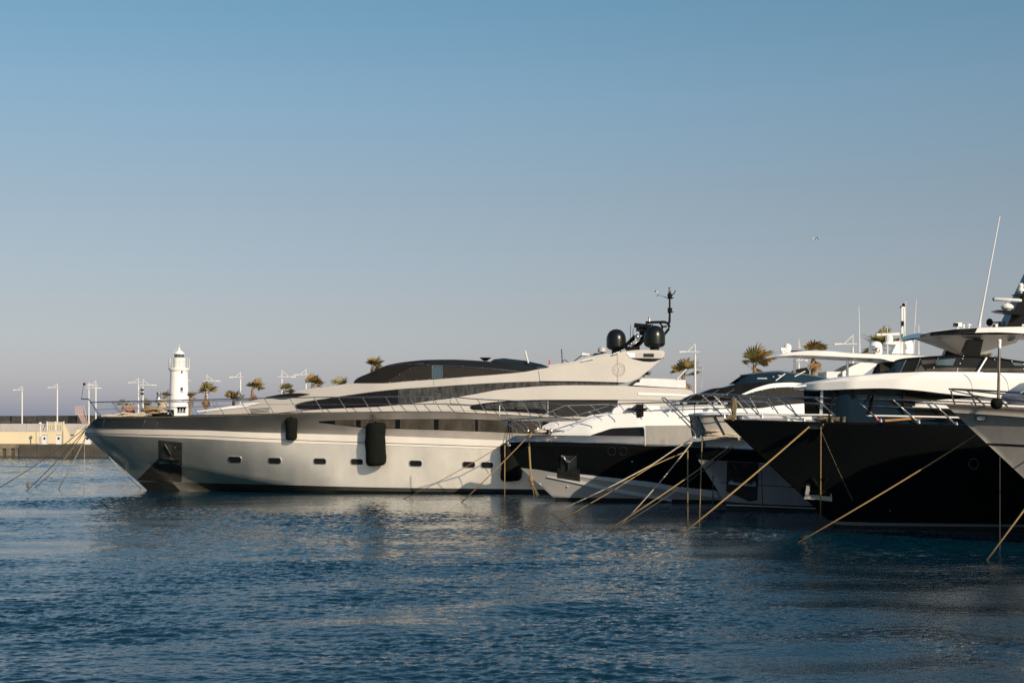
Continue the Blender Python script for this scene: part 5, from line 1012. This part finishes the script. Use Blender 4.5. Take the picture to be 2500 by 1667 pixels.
# hardtop
def hp(pts): return [(W(x,y,58.2).x, W(x,y,58.2).z) for x, y in pts]
T4 = [(2244.5,825),(2247,815.5),(2272,810),(2330,803),(2387,800.3),(2450,798.5),(2700,794),(2900,792)]; E4 = [(2244.6,826),(2258,822.5),(2270,820.5),(2330,815.5),(2380,812.3),(2435,811),(2500,813.7),(2700,819),(2900,822)]
def ht4(X, Z): return np.maximum(np.interp(X, [16.0,16.4,17.5,19,21,40], [1.2,1.5,1.9,2.1,2.2,2.2]), 0.02)
part('hardtop', B4.strip(T4, E4, 50, 3, 0, ht4, mirror=False), 'white', y4)
part('hardtop', B4.strip(T4, E4, 50, 3, 0, ht4, far=True), 'white', y4)
part('hardtop_roof', B4.roof(T4, 40, 6, .06, 0, ht4), 'white', y4)
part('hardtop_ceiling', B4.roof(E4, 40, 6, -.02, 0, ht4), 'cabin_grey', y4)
part('hardtop_black_panel', B4.patch([(2272,810.5),(2330,803.5),(2387,800.5),(2381,811.5),(2330,815),(2270,820)], .02, ht4, .03, sub=6), 'black_gloss', y4)
part('hardtop_nose', B4.patch([(2245,825),(2248,816),(2271,810.8),(2269,820),(2258,822)], .02, ht4, .03), 'teal', y4)
tip = [W(x, y, Y) for x, y, Y in ((2297.5,831.5,59.2),(2480,837,59.2),(2390,862,59.6),(2348,862,59.6))]; tip2 = [Vector((p.x, 2*60.0-p.y, p.z)) for p in tip]
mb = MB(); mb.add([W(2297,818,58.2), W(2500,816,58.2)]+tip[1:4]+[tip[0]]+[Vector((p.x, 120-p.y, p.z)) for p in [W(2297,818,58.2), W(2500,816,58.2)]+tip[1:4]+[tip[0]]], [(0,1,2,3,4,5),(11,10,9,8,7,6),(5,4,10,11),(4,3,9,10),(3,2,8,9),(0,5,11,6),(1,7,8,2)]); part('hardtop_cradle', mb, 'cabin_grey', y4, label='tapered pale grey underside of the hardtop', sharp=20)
mb = MB(); a = [(2364,829),(2399,829),(2392,862),(2386,909.5),(2336,909.5),(2348,866)]
mb.prism([(W(x,y,58.6).x, W(x,y,58.6).z) for x, y in a], 58.5, 58.9); part('hardtop_leg', mb, 'black_metal', y4)
mb = MB(); mb.prism([(W(x,y,58.6).x, W(x,y,58.6).z) for x, y in a], 61.1, 61.5); part('hardtop_leg', mb, 'black_metal', y4)
for k in range(6): part('ceiling_batten', MB().box((W(2480,822,58).x, 58.4+.5*k, W(2480,815.0,58.2).z-.03), (2.0,.06,.03)), 'steel_dull', y4)
for px, py in ((2404,814.2),(2470,832)):
    mb = MB(); mb.lathe([(.14,-.03),(.16,.0)], W(px, py+.5, 58.6), 12); part('ceiling_lamp', mb, 'white', y4)
mb = MB(); mb.box(W(2339,793,58.6), (.26,.22,.16)); mb.tube([W(2338,796,58.6), W(2338,803,58.6)], .05, 6); nc = part('night_camera', mb, 'white', y4)
part('lens', MB().box(W(2333,793,58.4), (.14,.24,.13)), 'black_metal', nc)
for px in (2353, 2365.5):
    mb = MB(); mb.tube([W(px,801,58.6), W(px,795,58.6)], .03, 6); mb.lathe([(.1,0),(.09,.05),(.03,.07)] if px > 2360 else [(.04,0),(.04,.05)], W(px,795,58.6), 10); part('gps_antenna', mb, 'white', y4)
mb = MB(); mb.tube([W(2390.5,799,58.4), W(2392.5,782,58.4), W(2397,760,58.4), W(2441,528,58.4)], [.07,.05,.035,.02], 7); part('whip_antenna', mb, 'pole_white', y4)
mb = MB(); mb.tube([W(2416,787,58.1), W(2419,787,58.15), W(2424,787,58.2), W(2445,787,58.3)], [.16,.10,.03,.03], 12); mb.tube([W(2441,797,58.3), W(2441.5,785,58.3)], .06, 8); mb.tube([W(2452,797,58.3), W(2452,785,58.3)], .05, 8); mb.box(W(2446,796,58.3), (.25,.15,.10)); mb.box(W(2426,796,58.3), (.06,.1,.12)); part('horn', mb, 'black_metal', y4)
mb = MB(); mb.lathe([(.06,0),(.06,.1)], W(2432,798,58.3), 8); part('sensor_base', mb, 'white', y4)
rb = part('radar_scanner', MB().tube([W(2426,730.7,58.6), W(2430,730.8,58.5), W(2430.2,730.8,58.5), W(2490,733.6,58.1), W(2494,733.8,58.1)], [.04,.066,.066,.066,.04], 10), 'white', y4)
mb = MB(); mb.tube([W(2425.5,730.6,58.6), W(2431.5,730.9,58.5)], .071, 10); part('end_cap', mb, 'teal', rb)
mb = MB(); mb.lathe([(.12,-.12),(.14,-.05),(.24,.02),(.25,.10),(.17,.18),(.07,.22),(.08,.32)], W(2459,754,58.4), 18); part('scanner_motor', mb, 'white', rb)
# lettering on the scanner
cu = bpy.data.curves.new('lettering', 'FONT'); cu.body = 'FURUNO'; cu.size = 0.095; cu.space_character = 1.55; cu.align_x = 'CENTER'; cu.align_y = 'CENTER'; cu.extrude = 0.002
to = bpy.data.objects.new('lettering', cu); COL.objects.link(to); bpy.context.view_layer.update()
tm = bpy.data.meshes.new_from_object(to.evaluated_get(bpy.context.evaluated_depsgraph_get())); bpy.data.objects.remove(to); tm.materials.clear(); tm.materials.append(M['ink'])
lt = bpy.data.objects.new('lettering', tm); COL.objects.link(lt); lt.parent = rb; c = W(2463,732.4,58.3); d = (W(2490,733.6,58.1)-W(2430.2,730.8,58.5)).normalized(); u_ = Vector((0,0,1)); nrm = d.cross(u_).normalized(); u_ = nrm.cross(d)
mt = Matrix((d, u_, nrm)).transposed().to_4x4(); mt.translation = c+nrm*0.072-Vector(ORG[rb.name]); lt.matrix_local = mt; ORG[lt.name] = ORG[rb.name]
mb = MB(); mb.prism(hp([(2428,758.5),(2434,757),(2500,758.5),(2500,770),(2485,769),(2440,763)]), 58.1, 58.7); part('radar_shelf', mb, 'black_metal', y4)
mb = MB(); mb.prism(hp([(2464,799),(2500,722),(2530,660),(2545,660),(2520,799)]), 58.6, 59.6); part('radar_mast', mb, 'black_metal', y4)
mb = MB(); mb.prism(hp([(2479,718),(2484,717),(2505,718),(2505,723),(2495,722)]), 58.2, 58.8); part('camera_shelf', mb, 'black_metal', y4)
mb = MB(); mb.lathe([(.05,-.06),(.06,.0),(.12,.01),(.12,.10),(.09,.14),(.10,.2),(.11,.27),(.06,.33),(.01,.34)], W(2492.5,712,58.4), 14); part('dome_camera', mb, 'white', y4)
mb = MB(); mb.ball(W(2497,794,58), .05, 8, 6); part('mast_lamp', mb, 'white', y4)
# foredeck trunk and rails
def fd4(X, Z): return np.maximum(np.interp(X, [8.6,9.2,11,14.5,16,18,40], [.3,.7,1.3,2.1,2.6,2.8,2.9]), 0.02)
part('side_deck_bulwark', B4.strip([(2170,993),(2200,988.5),(2260,979.5),(2330,973.5),(2400,970.5),(2500,969),(2900,972)], [(2165,998),(2220,996),(2320,999),(2500,1006),(2900,1015)], 40, 4, 0.05, fd4, mirror=False, skirt=.3), 'white', y4)
part('side_deck_bulwark', B4.strip([(2170,993),(2200,988.5),(2260,979.5),(2330,973.5),(2400,970.5),(2500,969),(2900,972)], [(2165,998),(2220,996),(2320,999),(2500,1006),(2900,1015)], 40, 4, 0.05, fd4, far=True, skirt=.3), 'white', y4)
part('side_window', B4.strip([(2165,998),(2220,996),(2320,999),(2500,1006),(2900,1015)], [(2150,1030),(2300,1022),(2420,1026),(2900,1040)], 30, 2, 0.02, fd4), 'glass_dark', y4)
part('foredeck_trunk', B4.strip([(1925,1020),(1980,1016),(2090,1018),(2200,1022)], [(1920,1029),(2000,1031),(2100,1033),(2200,1035)], 24, 3, -.3, fd4, mirror=False, skirt=.8), 'white', y4)
part('foredeck_trunk', B4.strip([(1925,1020),(1980,1016),(2090,1018),(2200,1022)], [(1920,1029),(2000,1031),(2100,1033),(2200,1035)], 24, 3, -.3, fd4, far=True, skirt=.8), 'white', y4)
part('foredeck_cushion', B4.strip([(1812,1017),(1850,1014),(1900,1015),(1960,1019)], [(1812,1026),(1870,1027.5),(1920,1028),(1962,1029)], 20, 3, -.4, None, skirt=.9), 'white_soft', y4)
part('deck_tube', B4.mline([(1778,1013),(1860,1011.5),(2000,1012.5),(2160,1015),(2340,1019),(2420,1022)], .035, 30, -.15), 'white', y4)
R4 = part('guard_rail', B4.mline([(1705,962.5),(1712,962),(1800,964),(1900,967.5),(1990,970.5),(2180,975.5),(2340,981),(2500,988),(2800,998)], .034, 50, -.12), 'steel', y4)
part('mid_rail', B4.line([(1709,963.5),(1760,968),(1834,976),(1960,983),(2100,990),(2360,1000),(2500,1008)], .024, 40, -.12), 'steel', R4)
for a, b_ in (((1714,965),(1768,1018)), ((1802,967),(1860,1019)), ((1894,969),(1963,1027)), ((1990,971),(2052,1027)), ((2087,973),(2150,1029)), ((2180,976),(2243,1032)), ((2274,980),(2335,1037)), ((2370,984),(2425,1038))):
    part('stanchion', B4.line([a, b_], .030, 4, -.12), 'steel', R4)
    mb = MB(); mb.lathe([(.07,-.04),(.05,.06),(.03,.1)], B4.P(b_[0], b_[1]-1, -.12), 8); part('stanchion_foot', mb, 'steel', R4)
for a, b_ in (((1742,966),(1795,1017)), ((1792,967),(1845,1018)), ((1841,970),(1874,1016)), ((1896,972),(1936,1020)), ((1953,976),(1990,1024)), ((2035,980),(2085,1024)), ((2130,985),(2165,1028)), ((2230,990),(2290,1028))):
    part('stanchion', B4.line([a, b_], .026, 4, -.12, far=True), 'steel', R4)
for px in (2031, 2060):
    mb = MB(); mb.lathe([(.08,0),(.06,.04),(.06,.14),(.09,.17),(.09,.2)], W(px,1030,57.3), 12); part('bollard', mb, 'rope_olive', y4)
mb = MB(); mb.ball(W(2141,1024,57.4), .06, 8, 6); mb.ball(W(2157,1027,57.4), .05, 8, 6); part('deck_fitting', mb, 'red', y4)
mb = MB(); mb.tube([W(2160,1027,57.3), W(2225,1022,57.4), W(2290,1021,57.5)], .05, 6); part('gangway', mb, 'teak', y4)

# ================================================================ boat five: warm grey bow at the right edge
B5 = Boat(51.0, [(2308,986.5),(2340,1017),(2413,1080),(2500,1168),(2600,1266),(2680,1336),(2700,1355)], 2.9, 2.3, 9.0, 14.0, 4.8, 2.0)
y5 = thing('trawler_yacht', 'warm grey bow with wooden cap rail cut off by the right edge of the picture', 'yacht', (26, 51, 0), 'motor yachts moored in a row')
D5 = [(2308.5,988),(2340,990),(2400,993.3),(2450,996.5),(2500,1000.5),(2700,1014),(3100,1036)]
part('hull', B5.strip(D5, [(2690,1345),(2760,1354),(2900,1360),(3100,1364)], 80, 20, mirror=True), 'bow_grey', y5, sharp=60)
part('cap_rail', B5.strip([(x, y-2.4) for x, y in D5], [(x, y+.6) for x, y in D5], 60, 2, .05, mirror=True, skirt=.12), 'teak', y5)
part('deck', B5.roof(D5, 30, 6, .02, dz=-.25), 'white', y5)
part('belt_line', B5.strip([(2410,1081.5),(2440,1082.5),(2500,1085.5),(2600,1091),(3100,1110)], [(2413,1085),(2440,1087),(2500,1090),(2600,1096),(3100,1115)], 30, 2, .02, skirt=.04), 'black_gloss', y5)
fl5 = part('fairlead', B5.ring(rrect(2396, 1020.5, 22, 10, 5), 3.4, .10, depth=.06), 'steel', y5); part('opening', B5.patch(rrect(2396, 1020.5, 23, 11, 5), .05, skirt=0, sub=1), 'white', fl5)
R5 = part('guard_rail', B5.mline([(2316,950),(2318,949.6),(2380,952),(2440,955.5),(2500,959.5),(2700,972)], .032, 40, -.12), 'steel_dull', y5)
part('brace', B5.line([(2324,953),(2345,958),(2370,963.5),(2440,974),(2500,979)], .022, 12, -.6), 'steel_dull', R5)
for a, b_ in (((2321,953),(2331,987)), ((2359,952),(2406,991)), ((2371,966),(2383,990)), ((2440,975),(2461,994)), ((2500,980),(2520,1001))): part('stanchion', B5.line([a, b_], .028, 4, -.12), 'steel_dull', R5)
mb = MB(); mb.tube([W(2437,992,49.8), W(2438.5,910,49.8), W(2440,841,49.8)], [.05,.05,.045], 10); pl5 = part('bow_light_pole', mb, 'steel_dull', y5)
mb = MB(); mb.lathe([(.045,-.16),(.06,-.12),(.06,-.04),(.055,.0),(.066,.02),(.066,.13),(.05,.15)], W(2440,839,49.8), 14); part('lamp', mb, 'white', pl5)
tb = MB(); tb.ball(W(2433,985,49.6), .205, 16, 10, .95); part('bow_ball', tb, 'rubber', y5, label='round black ball at the foot of the light pole')
mb = MB(); mb.prism([(W(x,y,52).x, W(x,y,52).z) for x, y in ((2452,968),(2472,953),(2500,935),(2560,925),(2900,925),(2900,1010),(2470,985))], 49.6, 52.4); part('wheelhouse', mb, 'white', y5)
mb = MB(); mb.prism([(W(x,y,50).x, W(x,y,50).z) for x, y in ((2475,964),(2500,946),(2540,936),(2600,936),(2600,968))], 49.4, 49.62); part('windscreen', mb, 'glass_blue', y5)
# ================================================================ mooring lines and coils
def rope(label, a, b, r, m, sag=0.15, mids=None, n=14, group='mooring lines'):
    a = Vector(a); b = Vector(b); pts = []
    if mids: pts = [a]+[Vector(p) for p in mids]+[b]
    else:
        for k in range(n+1):
            t = k/n; p = a.lerp(b, t); p.z -= sag*4*t*(1-t); pts.append(p)
    if abs(b.z) < 1e-6:
        d = (pts[-1]-pts[-2]).normalized(); pts.append(pts[-1]+d*0.5)
    mb = MB(); mb.tube(pts, r, 7); return single('mooring_rope', mb, m, label, 'rope', tuple(a), group)
def down(px, py, Y): v = W(px, py, Y); return v
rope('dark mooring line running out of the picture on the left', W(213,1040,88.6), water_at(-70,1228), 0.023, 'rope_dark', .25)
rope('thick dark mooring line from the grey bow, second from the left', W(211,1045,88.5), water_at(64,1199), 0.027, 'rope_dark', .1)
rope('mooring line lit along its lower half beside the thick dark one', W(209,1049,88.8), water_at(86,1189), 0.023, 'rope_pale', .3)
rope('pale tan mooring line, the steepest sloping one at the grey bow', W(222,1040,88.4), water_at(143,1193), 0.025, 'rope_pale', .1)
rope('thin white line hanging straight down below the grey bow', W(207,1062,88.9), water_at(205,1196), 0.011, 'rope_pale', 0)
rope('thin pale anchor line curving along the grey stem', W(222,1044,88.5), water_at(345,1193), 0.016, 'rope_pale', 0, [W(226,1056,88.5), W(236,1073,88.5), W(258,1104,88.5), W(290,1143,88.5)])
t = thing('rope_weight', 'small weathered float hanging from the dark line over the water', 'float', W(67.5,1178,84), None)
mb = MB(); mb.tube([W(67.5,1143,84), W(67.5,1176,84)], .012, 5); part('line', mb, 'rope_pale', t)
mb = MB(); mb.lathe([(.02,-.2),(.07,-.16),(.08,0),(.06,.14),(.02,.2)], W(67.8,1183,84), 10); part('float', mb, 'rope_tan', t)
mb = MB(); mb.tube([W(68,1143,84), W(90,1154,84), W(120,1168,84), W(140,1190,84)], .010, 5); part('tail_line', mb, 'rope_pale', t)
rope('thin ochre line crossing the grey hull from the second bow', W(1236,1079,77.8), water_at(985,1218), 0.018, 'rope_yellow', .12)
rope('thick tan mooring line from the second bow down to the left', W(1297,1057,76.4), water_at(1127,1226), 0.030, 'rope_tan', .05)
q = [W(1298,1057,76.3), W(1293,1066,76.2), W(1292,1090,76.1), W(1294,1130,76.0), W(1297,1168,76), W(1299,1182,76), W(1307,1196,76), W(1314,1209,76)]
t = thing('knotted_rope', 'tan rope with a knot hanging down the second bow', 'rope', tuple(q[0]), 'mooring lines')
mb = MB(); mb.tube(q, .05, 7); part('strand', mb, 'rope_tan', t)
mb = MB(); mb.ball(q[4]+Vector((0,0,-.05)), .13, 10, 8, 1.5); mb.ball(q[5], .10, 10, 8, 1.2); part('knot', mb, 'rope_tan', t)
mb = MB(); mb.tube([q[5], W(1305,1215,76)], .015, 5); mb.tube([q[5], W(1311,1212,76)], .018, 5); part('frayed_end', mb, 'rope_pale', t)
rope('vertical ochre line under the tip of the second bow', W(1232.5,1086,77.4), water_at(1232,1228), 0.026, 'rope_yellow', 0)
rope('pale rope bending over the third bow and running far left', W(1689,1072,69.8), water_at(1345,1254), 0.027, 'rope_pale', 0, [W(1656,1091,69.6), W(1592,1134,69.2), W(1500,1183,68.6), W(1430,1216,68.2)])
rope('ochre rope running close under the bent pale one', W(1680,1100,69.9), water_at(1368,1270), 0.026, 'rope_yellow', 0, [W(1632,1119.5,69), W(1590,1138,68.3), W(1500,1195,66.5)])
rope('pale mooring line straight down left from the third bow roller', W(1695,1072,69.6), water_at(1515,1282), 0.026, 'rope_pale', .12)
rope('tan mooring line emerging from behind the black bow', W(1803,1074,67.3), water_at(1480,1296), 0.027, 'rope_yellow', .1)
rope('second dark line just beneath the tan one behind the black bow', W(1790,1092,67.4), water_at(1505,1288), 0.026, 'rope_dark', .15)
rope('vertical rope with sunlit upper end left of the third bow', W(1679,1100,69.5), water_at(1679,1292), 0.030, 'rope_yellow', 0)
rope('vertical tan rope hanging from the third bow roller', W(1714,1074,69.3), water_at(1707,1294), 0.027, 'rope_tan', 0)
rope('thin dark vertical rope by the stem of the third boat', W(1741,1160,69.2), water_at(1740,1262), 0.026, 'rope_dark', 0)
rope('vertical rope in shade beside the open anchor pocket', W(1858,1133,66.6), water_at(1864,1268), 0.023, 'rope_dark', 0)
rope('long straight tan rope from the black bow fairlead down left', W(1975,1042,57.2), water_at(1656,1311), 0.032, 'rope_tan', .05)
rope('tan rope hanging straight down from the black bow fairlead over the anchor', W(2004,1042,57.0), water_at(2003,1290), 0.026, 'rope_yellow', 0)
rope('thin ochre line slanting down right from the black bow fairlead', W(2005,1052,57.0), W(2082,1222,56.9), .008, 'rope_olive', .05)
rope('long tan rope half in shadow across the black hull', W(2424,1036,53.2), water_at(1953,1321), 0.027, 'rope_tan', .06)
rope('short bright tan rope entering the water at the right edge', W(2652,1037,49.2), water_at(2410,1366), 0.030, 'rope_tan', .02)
rope('thin dark vertical line on the black hull under the grey bow', W(2441,1115,50.4), water_at(2441,1340), 0.018, 'rope_dark', 0)
def coil(label, c, R_, turns, r, m, seed, squash=0.5, lx=1.0):
    g = random.Random(seed); c = Vector(c); pts = []
    n = turns*14
    for k in range(n):
        a = 2*math.pi*k/14; rr = R_*(0.65+0.35*math.sin(k*0.37+seed)); pts.append(c+Vector((lx*rr*math.cos(a), rr*math.sin(a), r+squash*R_*(k/n)+g.uniform(0, .6*r))))
    mb = MB(); mb.tube(pts, r, 6); return single('rope_coil', mb, m, label, 'rope', tuple(c))
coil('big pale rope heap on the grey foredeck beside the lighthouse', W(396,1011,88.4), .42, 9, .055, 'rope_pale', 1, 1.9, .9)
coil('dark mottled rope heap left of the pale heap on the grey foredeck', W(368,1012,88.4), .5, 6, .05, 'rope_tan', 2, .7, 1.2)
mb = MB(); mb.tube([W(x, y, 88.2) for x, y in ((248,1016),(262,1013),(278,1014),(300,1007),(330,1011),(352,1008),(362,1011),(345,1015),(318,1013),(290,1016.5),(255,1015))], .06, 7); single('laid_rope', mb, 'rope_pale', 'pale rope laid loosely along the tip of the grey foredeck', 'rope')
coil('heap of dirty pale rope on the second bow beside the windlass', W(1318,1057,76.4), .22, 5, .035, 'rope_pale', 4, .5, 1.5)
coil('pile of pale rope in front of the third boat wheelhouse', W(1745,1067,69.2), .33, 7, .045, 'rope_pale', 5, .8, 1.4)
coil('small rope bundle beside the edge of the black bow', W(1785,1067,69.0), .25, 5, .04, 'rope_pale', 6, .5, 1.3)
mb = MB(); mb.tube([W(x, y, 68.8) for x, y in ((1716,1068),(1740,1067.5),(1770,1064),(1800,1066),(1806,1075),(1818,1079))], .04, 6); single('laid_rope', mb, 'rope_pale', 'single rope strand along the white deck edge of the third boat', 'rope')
coil('ochre rope coil on the black bow nearest the deckhouse', W(2005,1029,57.4), .2, 6, .035, 'rope_olive', 7, .6, 1.3)
coil('ochre rope coil on the black bow beside the bollard', W(2037,1029,57.4), .16, 5, .035, 'rope_olive', 8, .6, 1.3)
mb = MB(); mb.tube([W(x, y, 57.4) for x, y in ((1775,1021),(1785,1016),(1795,1018),(1790,1023),(1780,1023),(1792,1012),(1789,1000),(1791,985),(1788,973),(1793,972),(1795,990),(1792,1008),(1794,1021))], .085, 7); single('hanging_rope', mb, 'rope_olive', 'thick tan rope draped over the rail at the tip of the black bow', 'rope')
